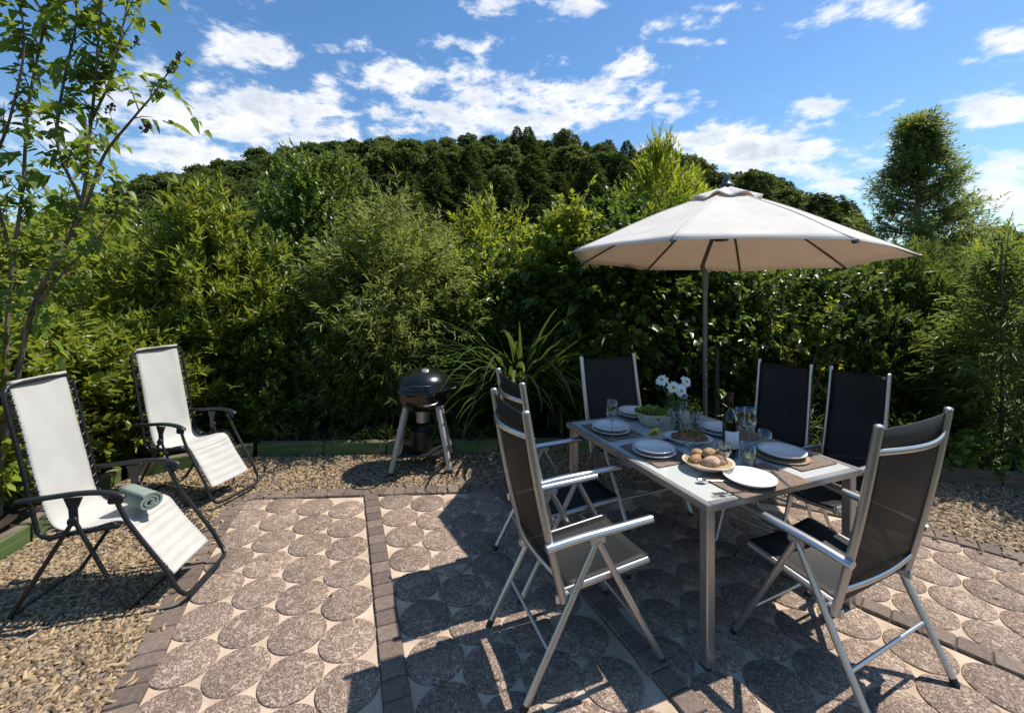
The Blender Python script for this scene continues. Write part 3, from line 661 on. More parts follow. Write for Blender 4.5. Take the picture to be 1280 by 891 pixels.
# --- slender lilac sapling in the left foreground
def lilac():
    rng = np.random.default_rng(8); root = thing('lilac_tree', 'slender lilac sapling with heart shaped leaves and brown seed heads', 'tree', (-3.62, 2.95, .05))
    tr = MB(); tips = []
    def limb(P, r0, r1):
        Q = bez(P, 6); tr.tube(Q, [r0 + (r1 - r0) * k / (len(Q) - 1) for k in range(len(Q))], 7); return Q
    def q(px, py, D): return (W(px, D) + 3.62, D - 2.95, top_h(py, D) - .05)
    L1 = limb([(0.0, 0, 0), q(22, 470, 2.95), q(45, 375, 2.95), q(85, 300, 2.95), q(105, 240, 2.9), q(112, 170, 2.9), q(120, 90, 2.85), q(128, -30, 2.8)], .018, .006)
    L2 = limb([q(88, 296, 2.95), q(110, 250, 2.85), q(130, 195, 2.8), q(165, 150, 2.75), q(192, 118, 2.72), q(212, 88, 2.7)], .013, .003)
    L3 = limb([(0.02, 0.03, 0), q(8, 430, 3.1), q(14, 340, 3.1), q(28, 240, 3.1), q(36, 130, 3.05), q(58, 20, 3.0), q(66, -40, 3)], .015, .006)
    L4 = limb([q(16, 330, 3.1), q(-8, 220, 3.0), q(12, 150, 2.95), q(30, 60, 2.9), q(20, -30, 2.9)], .012, .004)
    L5 = limb([q(100, 250, 2.9), q(72, 180, 2.85), q(80, 100, 2.85), q(95, 30, 2.8), q(92, -30, 2.8)], .011, .004)
    L6 = limb([q(115, 150, 2.9), q(140, 95, 2.9), q(152, 40, 2.9), q(165, -20, 2.9)], .009, .003)
    L7 = limb([q(40, 390, 2.95), q(80, 340, 2.8), q(120, 300, 2.75), q(150, 262, 2.7)], .010, .003)
    tr.build('trunk', BARK, root)
    tp = []; td = []; tw = MB()
    for Q, n, a0 in ((L1, 48, .16), (L2, 10, .25), (L3, 50, .12), (L4, 32, .12), (L5, 30, .1), (L6, 18, .1), (L7, 12, .3)):
        for i in range(n):
            t = a0 + (1 - a0) * (i + rng.random()) / n; k = min(len(Q) - 2, int(t * (len(Q) - 1))); p = Q[k].lerp(Q[k + 1], t * (len(Q) - 1) - k)
            d = unit(np.array(Q[k + 1] - Q[k]) / max((Q[k + 1] - Q[k]).length, 1e-6) * .7 + rng.normal(0, .65, 3) + np.array([0, 0, .25])); ln = rng.uniform(.10, .26)
            tw.tube([p, p + Vector(d) * ln * .5 + Vector((0, 0, .01)), p + Vector(d) * ln], [.004, .003, .0015], 4); tp.append(np.array(p) + d * ln * .15); td.append(d)
    tw.build('twigs', BARK, root)
    V, F = twigs_to_leaves(rng, np.array(tp), np.array(td), 8, .24, .066, .050, .9, .75, SHAPES['heart'], var=.4); np_mesh('crown', V, F, LM['lilac'], root)
    husk = mat('brown seed husk', (.075, .045, .025), .8)
    def seed_head(p, d, n, L):
        sh = MB(); p = Vector(p); d = Vector(d).normalized(); sh.tube([p - d * .01, p + d * L], .003, 5)
        for i in range(n):
            t = i / n; o = Vector(rng.normal(0, 1, 3)).normalized() * (.026 * (1 - t * .7)); c = p + d * L * t + o; rr = rng.uniform(.006, .010)
            sh.tube([p + d * L * t, c], .0015, 3, cap=False); sh.lathe([(0, -rr * 1.4), (rr * .8, -rr * .6), (rr, .2 * rr), (rr * .5, rr), (0, rr * 1.5)], 6, c)
        sh.build('seed_head', husk, root)
    seed_head(L2[-1], L2[-1] - L2[-4], 34, .13); seed_head(q(178, 165, 2.72), (.5, 0, .5), 16, .07); seed_head(q(168, 58, 2.9), (.3, 0, .8), 14, .07); seed_head(q(138, 140, 2.8), (.3, 0, .8), 12, .06)
lilac()

# --- tree beyond the planting on the right
def garden_tree():
    rng = np.random.default_rng(17); D = 12.5; x = W(1150, D); root = thing('deciduous_tree', 'tall loose crowned tree rising beyond the parasol on the right', 'tree', (x, D, 0))
    H_ = top_h(140, D); tr = MB(); tp = []; td = []
    tr.tube(bez([(0, 0, 0), (.05, 0, 2.2), (-.02, .05, 4.5), (.1, 0, H_ * .93)], 5), [.16 * (1 - .9 * k / 15) for k in range(16)], 8)
    for i in range(105):
        z = 1.4 + (H_ - 1.6) * ((i + rng.random()) / 105) ** 1.0; f = (z - 1.4) / (H_ - 1.4); a = rng.uniform(0, 2 * np.pi); wmax = 2.5 * (1 - f) ** 1.15 + .08; r = wmax * rng.uniform(.65, 1.08)
        tip = Vector((math.cos(a) * r, math.sin(a) * r * .8, min(H_ * .93, z + r * rng.uniform(.1, .55)))); P = bez([(0, 0, z), Vector((tip.x * .5, tip.y * .5, z + (tip.z - z) * .35)), tip], 5)
        tr.tube(P, [.035 * (1 - .9 * k / (len(P) - 1)) + .003 for k in range(len(P))], 5)
        for k in range(34):
            t = rng.uniform(.25, 1.0); idx = min(len(P) - 2, int(t * (len(P) - 1))); p = np.array(P[idx].lerp(P[idx + 1], t * (len(P) - 1) - idx)) + rng.normal(0, .10 + .10 * (1 - t), 3)
            tp.append(p); td.append(unit(np.array(tip - P[0]) / max(r, .2) * .8 + np.array([0, 0, .5]) + rng.normal(0, .5, 3)))
    for k in range(150):                                            # leader
        z = H_ - rng.random() ** .8 * 2.0; tp.append(np.array([.0 + rng.normal(0, .03 + .16 * (H_ - z)), rng.normal(0, .03 + .16 * (H_ - z)), z - .2])); td.append(unit(rng.normal(0, .4, 3) + np.array([0, 0, 1])))
    tr.build('trunk', BARK, root)
    V, F = twigs_to_leaves(rng, np.array(tp), np.array(td), 10, .40, .125, .038, .7, .35, SHAPES['lance']); np_mesh('crown', V, F, LM['tree'], root)
garden_tree()

# --- the wood on the hill: every tree an object that shares a few meshes
def wood_mesh(kind, seed):
    rng = np.random.default_rng(seed)
    if kind == 'broadleaf_tree':
        n = 60; k = unit(rng.normal(size=(n, 3))); k[:, 2] = np.abs(k[:, 2]) * 1.25 - .55; cc = k * rng.uniform(.55, .95, (n, 1)) * np.array([3.1, 3.1, 3.3]) + np.array([0, 0, 3.6])
        ci = rng.integers(0, n, 4200); off = unit(rng.normal(size=(4200, 3))); off[:, 2] = np.where(off[:, 2] < -.2, -off[:, 2], off[:, 2]); P = cc[ci] + off * rng.uniform(.55, 1.0, (4200, 1)) * np.array([.85, .85, .75])
        d = unit(off + rng.normal(0, .5, P.shape)); nr = unit(off + np.array([0, 0, .4]) + rng.normal(0, .8, P.shape)); d = unit(d - nr * (d * nr).sum(-1, keepdims=True))
        V, F = leaves(P, d, nr, rng.uniform(.26, .5, len(P)), rng.uniform(.2, .36, len(P)), .95, .8, droop=.2)
    else:
        P = []; dd = []
        for z in np.linspace(.3, 9.6, 34):
            r = 3.1 * (1 - (z / 9.9)) ** .8 + .10; m_ = int(14 + 52 * r)
            a = rng.uniform(0, 2 * np.pi, m_); q = np.sqrt(rng.uniform(.15, 1, m_)) * r * (1 + .3 * np.sin(a * 5 + z * 2.3)); P.append(np.stack([np.cos(a) * q, np.sin(a) * q, z - q * .35 + rng.normal(0, .12, m_)], 1)); dd.append(np.stack([np.cos(a), np.sin(a), np.full(m_, .25)], 1))
        P = np.concatenate(P); dd = unit(np.concatenate(dd) + rng.normal(0, .3, P.shape)); nr = unit(np.array([0, 0, 1.0]) + rng.normal(0, .4, P.shape))
        V, F = leaves(P, dd, nr, rng.uniform(.4, .75, len(P)), rng.uniform(.14, .26, len(P)), .9, .7, droop=.3)
    b = MB(); hh = 4.5 if kind == 'broadleaf_tree' else 8.5
    b.tube([(0, 0, -1.0), (.05, 0, hh * .5), (0, 0, hh)], [.22, .16, .06], 6, cap=False)
    tv = np.array(b.v, np.float32); tf = np.array(b.f, np.int32)
    return np.concatenate([V, tv]), np.concatenate([F, tf + len(V)]), np.concatenate([np.zeros(len(F), int), np.ones(len(tf), int)])

def wood():
    rng = np.random.default_rng(77); protos = {}
    for kind, m_, seeds in (('broadleaf_tree', LM['wood'], (1, 2, 3, 4)), ('conifer_tree', LM['pine'], (5, 6, 7))):
        for s in seeds:
            V, F, mi = wood_mesh(kind, s); me = bpy.data.meshes.new(kind)
            o = np_mesh(kind, V, F, [m_, BARK], mi=mi); protos.setdefault(kind, []).append(o)
    used = {k: [False] * len(v) for k, v in protos.items()}; count = {k: 0 for k in protos}
    LAB = {'broadleaf_tree': ('rounded dark green broadleaf tree in the wood covering the hill', 'broadleaf trees on the wooded hill'), 'conifer_tree': ('dark pointed conifer in the wood covering the hill', 'conifers on the wooded hill')}
    spots = []
    for D in (101, 94, 86, 78, 70, 62, 54, 47, 40, 34, 29):
        px = 60 + rng.uniform(0, 15)
        while px < 1320:
            gap = (2.6 if px > 780 else 3.0) if D > 84 else 3.7; d = D + rng.uniform(-3.0, 3.0); spots.append((px, d)); px += gap / D * FPX * rng.uniform(.75, 1.25)
    for px, d in spots:
        x = W(px, d); z = float(hill_h(np.array([x]), np.array([d]))[0])
        ridge_py = np.interp(px, [p[0] for p in RIDGE], [p[1] for p in RIDGE]); py = HORIZON - (z + 5 - CAM_H) / d * FPX
        if 1080 < px < 1215 and d < 95: continue
        con = 1 / (1 + math.exp(-(px - 680) / 60)) * (.60 if px < 1120 else .2)
        if d < 62 and px < 900: con *= .55
        kind = 'conifer_tree' if rng.random() < con else 'broadleaf_tree'
        if count[kind] >= 295: kind = 'broadleaf_tree' if kind == 'conifer_tree' else 'conifer_tree'
        if count[kind] >= 298: continue
        count[kind] += 1; i = int(rng.integers(0, len(protos[kind])))
        o = protos[kind][i]
        if used[kind][i]: o = o.copy(); COL.objects.link(o)
        used[kind][i] = True
        s = rng.uniform(.55, 1.3) * (.74 if kind == 'conifer_tree' else .72); o.location = (x, d, z - .4); o.rotation_euler = (0, 0, rng.uniform(0, 6.28)); k_ = .70 if kind == 'conifer_tree' else 1.0; o.scale = (s * rng.uniform(.9, 1.25), s * rng.uniform(.9, 1.25), s * k_ * rng.uniform(.85, 1.15))
        tag(o, LAB[kind][0], 'tree', LAB[kind][1])
    for k, v in protos.items():
        for o, u in zip(v, used[k]):
            if not u: bpy.data.objects.remove(o)
wood()

# ------------------------------------------------------------------ timber edging boards
TIMBER_BROWN = mat('bare brown timber', (.085, .062, .042), .9, col2=(.17, .13, .09), nscale=5, bump=.5, bscale=30, stretch=(1, 12, 12))
def board(a, b, label, h=.15, t=.085):
    a, b = Vector(a), Vector(b); d = b - a; ang = math.atan2(d.y, d.x); L = d.length - .008
    root = thing('edging_board', label, 'edging board', ((a.x + b.x) / 2, (a.y + b.y) / 2, 0), ang, 'timber boards edging the gravel')
    MB().box((0, .045, h / 2 - .01), (L, t, h), bev=.006).build('board', TIMBER_BROWN if label.startswith('brown') else TIMBER, root)
    MB().box((0, .045, h - .0105), (L - .014, t - .014, .008), bev=.003).build('top_face', TIMBER_TOP, root)
def along(a, b, t): return (a[0] + (b[0] - a[0]) * t, a[1] + (b[1] - a[1]) * t)
BL = [((-3.10, 2.22), (-3.115, 2.50), 'short dark edging board at left edge beside the nearest recliner', .165), ((-3.12, 2.52), (-3.17, 2.80), 'second edging board along left gravel, next to the dark end piece', .15), ((-3.18, 2.82), (-3.28, 3.25), 'edging board behind backrest of the nearest recliner', .15), ((-3.285, 3.27), (-3.40, 3.70), 'green edging board beyond armrests of the nearest recliner', .15),
      ((-3.40, 3.74), (-2.60, 4.27), 'slanting edging board behind the far recliner', .15)]
for a, b, l, h in BL: board(a, b, l, h)
A0, A1, A2 = (-2.58, 4.28), (-1.0, 4.34), (.8, 4.40)
board(A0, along(A0, A1, .42), 'green edging board right of the far recliner footrest'); board(along(A0, A1, .42), along(A0, A1, .82), 'green edging board between the far recliner and kettle grill')
board(along(A0, A1, .82), along(A1, A2, .10), 'green edging board directly behind the kettle grill legs'); board(along(A1, A2, .10), along(A1, A2, .48), 'green edging board right of the grill under strap leaves')
board(along(A1, A2, .48), along(A1, A2, .86), 'green edging board behind the left dining chairs'); board(along(A1, A2, .86), (1.35, 4.31), 'edging board behind dining chair at far table end')
B1, B2, B3, B4 = (1.35, 4.31), (2.2, 4.16), (3.63, 3.76), (5.2, 3.24)
board(B1, B2, 'edging board behind the parasol pole'); board(B2, along(B2, B3, .5), 'brown edging board behind chair at far right of table'); board(along(B2, B3, .5), B3, 'brown edging board behind middle chair on table right side')
for i, l in enumerate(('brown edging board just right of the nearest right hand chair', 'brown edging board under low plants at right, left of thin stake', 'brown edging board at right edge by the thin stake')): board(along(B3, B4, i / 3), along(B3, B4, (i + 1) / 3), l)

# ------------------------------------------------------------------ dining table and chairs
TX, TY, TTH, TL, TW, TH_ = .846, 1.835, .372, 1.272, 1.065, .745
tu = Vector((-math.sin(TTH), math.cos(TTH), 0)); tv = Vector((math.cos(TTH), math.sin(TTH), 0))
def table():
    c = Vector((TX, TY, 0)) + tu * TL / 2 + tv * TW / 2
    root = thing('dining_table', 'rectangular outdoor dining table with frosted glass top and aluminium legs', 'table', c, TTH)
    f = MB(); w, l = TW, TL
    for s in (-1, 1):
        f.box((s * (w / 2 - .016), 0, TH_ - .017), (.032, l, .034), bev=.004); f.box((0, s * (l / 2 - .016), TH_ - .017), (w - .066, .032, .034), bev=.004)
    f.build('frame', ALU, root)
    gm = bpy.data.materials.new('frosted table glass'); gm.use_nodes = True; b = gm.node_tree.nodes['Principled BSDF']; b.inputs['Base Color'].default_value = (.54, .55, .51, 1); b.inputs['Roughness'].default_value = .16; b.inputs['Specular IOR Level'].default_value = .55
    nt = gm.node_tree; tc = nt.nodes.new('ShaderNodeTexCoord'); n = nt.nodes.new('ShaderNodeTexNoise'); n.inputs['Scale'].default_value = 420; nt.links.new(tc.outputs['Object'], n.inputs['Vector']); bp = nt.nodes.new('ShaderNodeBump'); bp.inputs['Strength'].default_value = .08; bp.inputs['Distance'].default_value = .002; nt.links.new(n.outputs[0], bp.inputs['Height']); nt.links.new(bp.outputs[0], b.inputs['Normal'])
    MB().box((0, 0, TH_ - .0055), (w - .066, l - .066, .007), bev=.001).build('glass_top', gm, root)
    for sx in (-1, 1):
        for sy in (-1, 1):
            lg = MB().box((sx * (w / 2 - .042), sy * (l / 2 - .042), (TH_ - .036) / 2 + .006), (.048, .048, TH_ - .048), bev=.005).build('leg', ALU, root)
            MB().box((sx * (w / 2 - .042), sy * (l / 2 - .042), .006), (.052, .052, .012), bev=.003).build('foot_cap', RUBBER, lg)
table()

def make_chair(label):
    root = thing('dining_chair', label, 'chair', (0, 0, 0), 0, 'dining chairs round the table')
    W_ = .26
    up0, up1 = Vector((0, -.317, 1.19)), Vector((0, -.150, .385))
    def back(t, x): p = up0.lerp(up1, t); return Vector((x, p.y - .012 * math.sin(t * math.pi), p.z))
    for s in (-1, 1): MB().tube([back(t / 8, s * W_) for t in range(9)], .0175, 10).build('upright', ALU, root)
    for s in (-1, 1):
        MB().lathe([(.0175, 0), (.0175, .004), (.012, .009), (0, .010)], 10, back(0, s * W_)).build('end_cap', ALU_L, root)
    for t, bow, n in ((.125, .055, 'upper_bar'), (.86, .022, 'lower_bar')):
        P = [back(t, -W_ + 2 * W_ * k / 12) + Vector((0, -bow * math.sin(math.pi * k / 12) - .004, 0)) for k in range(13)]
        MB().tube(P, .010, 8, flat=(.7, 1.3)).build(n, ALU_L, root)
    MB().grid(lambda u, v: back(.02 + .93 * v, -W_ + .010 + (2 * W_ - .02) * u) + Vector((0, .006 - .022 * math.sin(math.pi * u) * math.sin(math.pi * min(1, .2 + v)), 0)), 10, 12, thick=.004).build('backrest', SLING, root)
    sp0, sp1 = Vector((0, -.158, .405)), Vector((0, .285, .452))
    rl = MB()
    for s in (-1, 1):
        P = [Vector((s * (W_ - .028), sp0.y + (sp1.y - sp0.y) * t, sp0.z + (sp1.z - sp0.z) * t)) for t in (0, .3, .6, .9, 1.0)]
        rl.tube(P, .014, 8, flat=(.9, 1.25))
    rl.tube([(-W_ + .028, .285, .447), (0, .289, .436), (W_ - .028, .285, .447)], .013, 8)
    rl.build('seat_frame', ALU, root)
    MB().grid(lambda u, v: (-.222 + .444 * u, sp0.y + .03 + (sp1.y - sp0.y - .02) * v, sp0.z + .017 + (sp1.z - sp0.z) * v - .03 * math.sin(math.pi * u) * math.sin(math.pi * (.15 + .7 * v))), 10, 10, thick=.004).build('seat', SEAT_SLING, root)
    for s in (-1, 1):
        x = s * (W_ + .020)
        P = bez([(x, -.235, .630), (x, -.08, .645), (x, .12, .655), (x, .275, .663)], 4)
        ar = MB().tube(P, [.020] * len(P), 10, flat=(1.15, .85)).build('armrest', ALU_L, root)
        MB().box((x, .0, .622), (.022, .075, .030), bev=.004).build('hinge', ALU, ar)
        pl = MB().box((s * (W_ - .006), -.152, .398), (.020, .062, .036), bev=.004).build('pivot_bracket', ALU_L, root)
        r = MB().tube([(x, -.004, .615), (x, -.168, .305), (x, -.328, .014)], .0145, 10, flat=(1, 1.1)).build('leg', ALU, root)
        MB().tube([(x, -.322, .024), (x, -.337, .0)], .0165, 10).build('foot_cap', RUBBER, r)
        f = MB().tube([(x, .004, .615), (x, .17, .305), (x, .333, .014)], .0145, 10, flat=(1, 1.1)).build('leg', ALU, root)
        MB().tube([(x, .326, .024), (x, .340, .0)], .0165, 10).build('foot_cap', RUBBER, f)
        bo = MB()
        for yy, zz in ((-.02, .585), (.02, .585), (-.105, .425), (.105, .425), (-.225, .2)):
            bo.lathe([(0, -.001), (.005, 0), (.0035, .003), (0, .0035)], 8, (0, 0, 0))
            for i in range(len(bo.v) - 32, len(bo.v)): p = bo.v[i]; bo.v[i] = (x + s * (.0145 + p[2]), yy + p[0], zz + p[1])
        bo.build('bolts', ALU_L, r)
    MB().tube([(-W_ - .02, -.220, .205), (W_ + .02, -.220, .205)], .009, 8).build('rear_stretcher', ALU_L, root)
    MB().tube([(-W_ - .02, .236, .185), (W_ + .02, .236, .185)], .009, 8).build('front_stretcher', ALU, root)
    return root
chair = make_chair('dining chair nearest the camera on left side of the table')
CH = [(.281, 2.003, -1.226, .43, 1.0, .985, None), (.285, 2.60, -1.256, .46, 1.0, .975, 'dining chair on left side of the table, behind the nearest left one'),
      (.945, 3.36, 3.52, .53, 1.0, .935, 'dining chair at the far short end of the table facing the camera'),
      (1.715, 2.86, 2.24, .33, 1.0, .965, 'dining chair on right side of the table, nearest the parasol pole'),
      (2.01, 2.65, 2.06, .32, 1.0, .955, 'middle dining chair on right side of the table, seen from front'),
      (1.475, 1.925, .44, .55, .88, .975, 'dining chair at the near right corner showing its back to the camera')]
for i, (x, y, th, w, kt, kz, l) in enumerate(CH):
    c = chair if i == 0 else copy_tree(chair)
    c.location = (x, y, .014); c.rotation_euler = (0, 0, th); c.scale = (w / .52, kt, kz)
    if l: c['label'] = l

# ------------------------------------------------------------------ parasol
def parasol():
    px, py = 1.725, 3.79; root = thing('parasol', 'large cream octagonal parasol tilted over the dining table', 'parasol', (px, py, .01))
    DK = mat('dark grey metal', (.13, .13, .135), .4, .6)
    MB().lathe([(.0, 0), (.26, 0), (.26, .03), (.24, .05), (.08, .065), (.045, .075), (.035, .22), (.0, .22)], 32).build('base', DK, root)
    MB().tube([(0, 0, .06), (0, 0, 1.86)], .021, 14).build('pole', DK, root)
    b = MB()
    for z in (.80, .93, 1.06): b.lathe([(0, -.001), (.008, 0), (.005, .005), (0, .006)], 8, (0, 0, z));
    for i, p in enumerate(b.v): k = i // 32; z = (.80, .93, 1.06)[min(k, 2)]; b.v[i] = (p[0], -.0205 - (p[2] - z), z + p[1])
    b.build('bolts', ALU_L, root)
    MB().tube([(0, 0, 1.70), (0, 0, 1.83)], .027, 14).build('crank_housing', DK, root)
    hc = Vector((1.82 - px, 3.79 - py, 0)); zr = 1.959; tx, ty = -.038, -.019; Rr = 1.325; rise = .63; ph = 3.286
    def S_(a, q, sag=0.0):
        """Canopy surface at angle a, radius fraction q (0 apex, 1 rim)."""
        k = a - ph; k = (k % (math.pi / 4)) - math.pi / 8; flat = math.cos(math.pi / 8) / math.cos(k); r = Rr * q * flat
        x, y = r * math.cos(a), r * math.sin(a); z = zr + rise * (1 - q) ** 1.0 - .05 * math.sin(math.pi * q) * (1 - abs(k) / (math.pi / 8)) * .6 + .02 * math.sin(math.pi * q) + .006 * math.sin(11 * a + 7 * q) * q * (1 - q) * 4 + .006 * q ** 4 * math.cos(k * 8)
        return Vector((hc.x + x + .10 * (1 - q), hc.y + y, z + tx * x + ty * y))
    MB().tube(bez([(0, 0, 1.82), (-.018, 0, 1.875), (-.018, 0, 1.91), (hc.x * .35, hc.y * .5, 2.05), (hc.x + .09, hc.y, 2.45)], 4), [.021] * 8 + [.017] * 9, 12).build('tilt_arm', DK, root)
    MB().grid(lambda u, v: S_(ph + 2 * math.pi * u, .10 + .90 * v), 64, 12, thick=-.003).build('canopy', CANVAS, root)
    for k in range(8):                                              # stitched seam tapes over the ribs
        a = ph + k * math.pi / 4
        MB().grid(lambda u, v: S_(a + (u - .5) * .020 / max(.1, .10 + .895 * v), .10 + .895 * v) + Vector((0, 0, .0022)), 2, 12, thick=-.0012).build('seam', CANVAS, root)
    # hem
    hem = MB(); N_ = 64
    hem.grid(lambda u, v: S_(ph + 2 * math.pi * u, 1.0) + Vector((0, 0, -.001 - .007 * v)), 64, 1, thick=.003); hem.build('hem', CANVAS, root)
    MB().grid(lambda u, v: S_(ph + 2 * math.pi * u, .02 + .21 * v) + Vector((0, 0, .028 + .012 * math.cos(16 * math.pi * u) * v * v)), 96, 5, thick=-.003).build('vent_cap', CANVAS, root)
    ap = S_(0, 0.0) + Vector((0, 0, .02))
    MB().lathe([(.062, 0), (.060, .012), (.036, .022), (.030, .06), (.022, .085), (.024, .09), (.024, .10), (.0, .112)], 16, ap).build('finial', DK, root)
    hub_c = Vector((hc.x + .05, hc.y, zr + .19))
    MB().lathe([(.0, -.03), (.055, -.03), (.06, 0), (.05, .04), (.02, .06), (0, .06)], 16, hub_c).build('hub', DK, root)
    for k in range(8):
        a = ph + k * math.pi / 4; P = [S_(a, q) + Vector((0, 0, -.014)) for q in (.04, .35, .7, .985)]
        rb = MB().tube(P, .009, 6, flat=(1, .8)).build('rib', DK, root)
        m_ = S_(a, .52) + Vector((0, 0, -.02)); MB().tube([hub_c + Vector((math.cos(a) * .05, math.sin(a) * .05, 0)), m_], .007, 6).build('strut', DK, rb)
        e = S_(a, .985); MB().tube([e + Vector((0, 0, -.024)), e + Vector((math.cos(a) * .03, math.sin(a) * .03, -.024))], .013, 8).build('rib_tip', DK, rb)
parasol()

# ------------------------------------------------------------------ recliners
def make_recliner(label):
    root = thing('recliner', label, 'recliner chair', (0, 0, 0), 0, 'white reclining garden chairs')
    hw = .262
    top, hg, kn, fb, af, arr = (-.385, 1.17), (-.205, .43), (.185, .455), (.43, .145), (.20, .615), (-.28, .615)
    # sling profile: top of back, waist, hinge curve, knee, footrest end
    prof = bez([(0, -.392, 1.197), (0, -.372, 1.12), (0, -.315, .90), (0, -.258, .66), (0, -.205, .485), (0, -.13, .418), (0, .0, .428), (0, .12, .452), (0, .185, .440), (0, .24, .375), (0, .33, .265), (0, .42, .155)], 5)
    n = len(prof)
    def P_(u, v, dz=0.0):
        t = v * (n - 1); i = min(n - 2, int(t)); p = prof[i].lerp(prof[i + 1], t - i); tan = (prof[i + 1] - prof[i]).normalized(); nor = Vector((0, tan.z, -tan.y))
        sag = -.014 * math.sin(math.pi * u)
        rib = .008 * (abs(math.sin((v - .72) * 11 * math.pi / .28 * .65))) if v > .70 else 0
        sag += .0035 * math.sin(7 * u + 13 * v) * math.sin(23 * v + 4 * u) + (.003 * math.sin(u * 3.1) * math.sin(60 * v) if .36 < v < .52 else 0)
        return Vector((-.214 + .428 * u, p.y, p.z)) - nor * (sag - rib * math.sin(math.pi * min(1, max(0, u * 1.0)) ) ** .3) * (1 if True else 1)
    MB().grid(lambda u, v: P_(u, v), 10, 120, thick=.004).build('sling', WHITE_SLING, root)
    MB().grid(lambda u, v: P_(u, .001 + .022 * v) + Vector((0, .010, .004)), 10, 4, thick=.006).build('head_hem', cloth_mat('beige hem', (.55, .51, .44), .1), root)
    def loop(pts): return bez(pts, 5)
    bf = [(-hw, .17, .445), (-hw, -.02, .425), (-hw, -.16, .405), (-hw, -.215, .43), (-hw, -.235, .50), (-hw, -.30, .80), (-hw, -.372, 1.10), (-hw + .02, -.386, 1.155), (-hw + .07, -.390, 1.175), (0, -.390, 1.178), (hw - .07, -.390, 1.175), (hw - .02, -.386, 1.155), (hw, -.372, 1.10), (hw, -.30, .80), (hw, -.235, .50), (hw, -.215, .43), (hw, -.16, .405), (hw, -.02, .425), (hw, .17, .445)]
    MB().tube(loop(bf), .0125, 8).build('back_frame', BLACK, root)
    lf = [(-hw - .012, .155, .60), (-hw - .012, .225, .46), (-hw - .012, .40, .215), (-hw - .012, .455, .12), (-hw, .485, .075), (-hw + .05, .505, .055), (0, .505, .052), (hw - .05, .505, .055), (hw, .485, .075), (hw + .012, .455, .12), (hw + .012, .40, .215), (hw + .012, .225, .46), (hw + .012, .155, .60)]
    MB().tube(loop(lf), .0125, 8).build('footrest_frame', BLACK, root)
    # elastic lacing along both edges of the sling
    la = MB()
    for s in (-1, 1):
        for v in [k / 40 for k in range(2, 39)]:
            if .455 < v < .50: continue
            a = P_(0 if s < 0 else 1, v); b = P_(0 if s < 0 else 1, v + .013); c = Vector((s * hw, (a.y + b.y) / 2 + (0 if v < .4 else 0), (a.z + b.z) / 2))
            la.tube([a, c + Vector((s * .006, 0, .008)), b], .0055, 5)
    la.build('lacing', BLACK, root)
    for s in (-1, 1):
        x = s * (hw + .030)
        arm = MB(); Q = bez([(x, arr[0] - .02, .605), (x, -.16, .618), (x, -.02, .632), (x, .10, .632), (x, .18, .618), (x, .215, .602)], 4)
        arm.tube(Q, [.020] + [.025] * (len(Q) - 2) + [.019], 10, flat=(1.0, .52)); ao = arm.build('armrest', PLASTIC, root)
        MB().box((x - s * .008, .165, .588), (.018, .075, .040), bev=.006).build('front_bracket', PLASTIC, ao)
        MB().add([(x - s * .012 + q * .006, y, z) for q in (-1, 1) for y, z in ((-.085, .61), (.005, .61), (-.02, .55), (-.015, .475), (-.055, .475), (-.06, .55))], [(0, 1, 2, 3, 4, 5), (11, 10, 9, 8, 7, 6)] + [(i, (i + 1) % 6, (i + 1) % 6 + 6, i + 6) for i in range(6)]).build('side_bracket', PLASTIC, ao)
    fl = [(-hw - .022, -.035, .50), (-hw - .020, .10, .24), (-hw - .015, .205, .05), (-hw + .01, .228, .014), (-hw + .06, .232, .012), (0, .232, .012), (hw - .06, .232, .012), (hw - .01, .228, .014), (hw + .015, .205, .05), (hw + .020, .10, .24), (hw + .022, -.035, .50)]
    MB().tube(loop(fl), .0115, 8).build('front_leg_loop', BLACK, root)
    rl = [(-hw - .034, -.030, .495), (-hw - .034, -.19, .24), (-hw - .03, -.315, .05), (-hw - .005, -.338, .014), (-hw + .05, -.342, .012), (0, -.342, .012), (hw - .05, -.342, .012), (hw + .005, -.338, .014), (hw + .03, -.315, .05), (hw + .034, -.19, .24), (hw + .034, -.030, .495)]
    MB().tube(loop(rl), .0115, 8).build('rear_leg_loop', BLACK, root)
    MB().tube([(-hw, -.17, .395), (0, -.17, .390), (hw, -.17, .395)], .009, 8).build('cross_bar', BLACK, root)
    for s in (-1, 1):
        k = MB(); k.lathe([(0, 0), (.024, 0), (.026, .008), (.022, .018), (0, .018)], 12)
        k.v = [(s * (hw + .024 + p[2]), -.035 + p[0], .492 + p[1]) for p in k.v]; k.build('pivot_knob', PLASTIC, root)
    return root
rec = make_recliner('white reclining chair with black frame and rolled towel, nearest the camera')
rec.scale = (.72, .97, 1.0); rec.location = (-2.225, 2.37, .012); rec.rotation_euler = (0, 0, -1.46)
rec2 = copy_tree(rec); rec2.scale = (.78, .95, 1.0); rec2.location = (-2.66, 3.52, .012); rec2.rotation_euler = (0, 0, -1.80); rec2['label'] = 'empty white reclining chair standing farther back, left of the grill'

def towel():
    tm = cloth_mat('pale green towel', (.30, .345, .29), 0, (.19, .235, .195), 300)
    M_ = rec.matrix_basis
    root = thing('rolled_towel', 'pale green towel rolled up on the seat of nearest white recliner', 'towel', (0, 0, 0))
    root.location = Matrix.Translation(rec.location) @ Matrix.Rotation(-1.46, 4, 'Z') @ Vector((.0, .125, .512)); root.rotation_euler = (0, 0, -.42)
    def sp(u, v):
        a = -v * 2 * math.pi * 2.6 + 2.2; r = .060 - .045 * v; k = .125 * (u * 2 - 1)
        return Vector((k, r * math.cos(a) * 1.06, r * math.sin(a) * .86 - .006))
    MB().grid(sp, 6, 60, thick=.011).build('roll', tm, root)
towel()

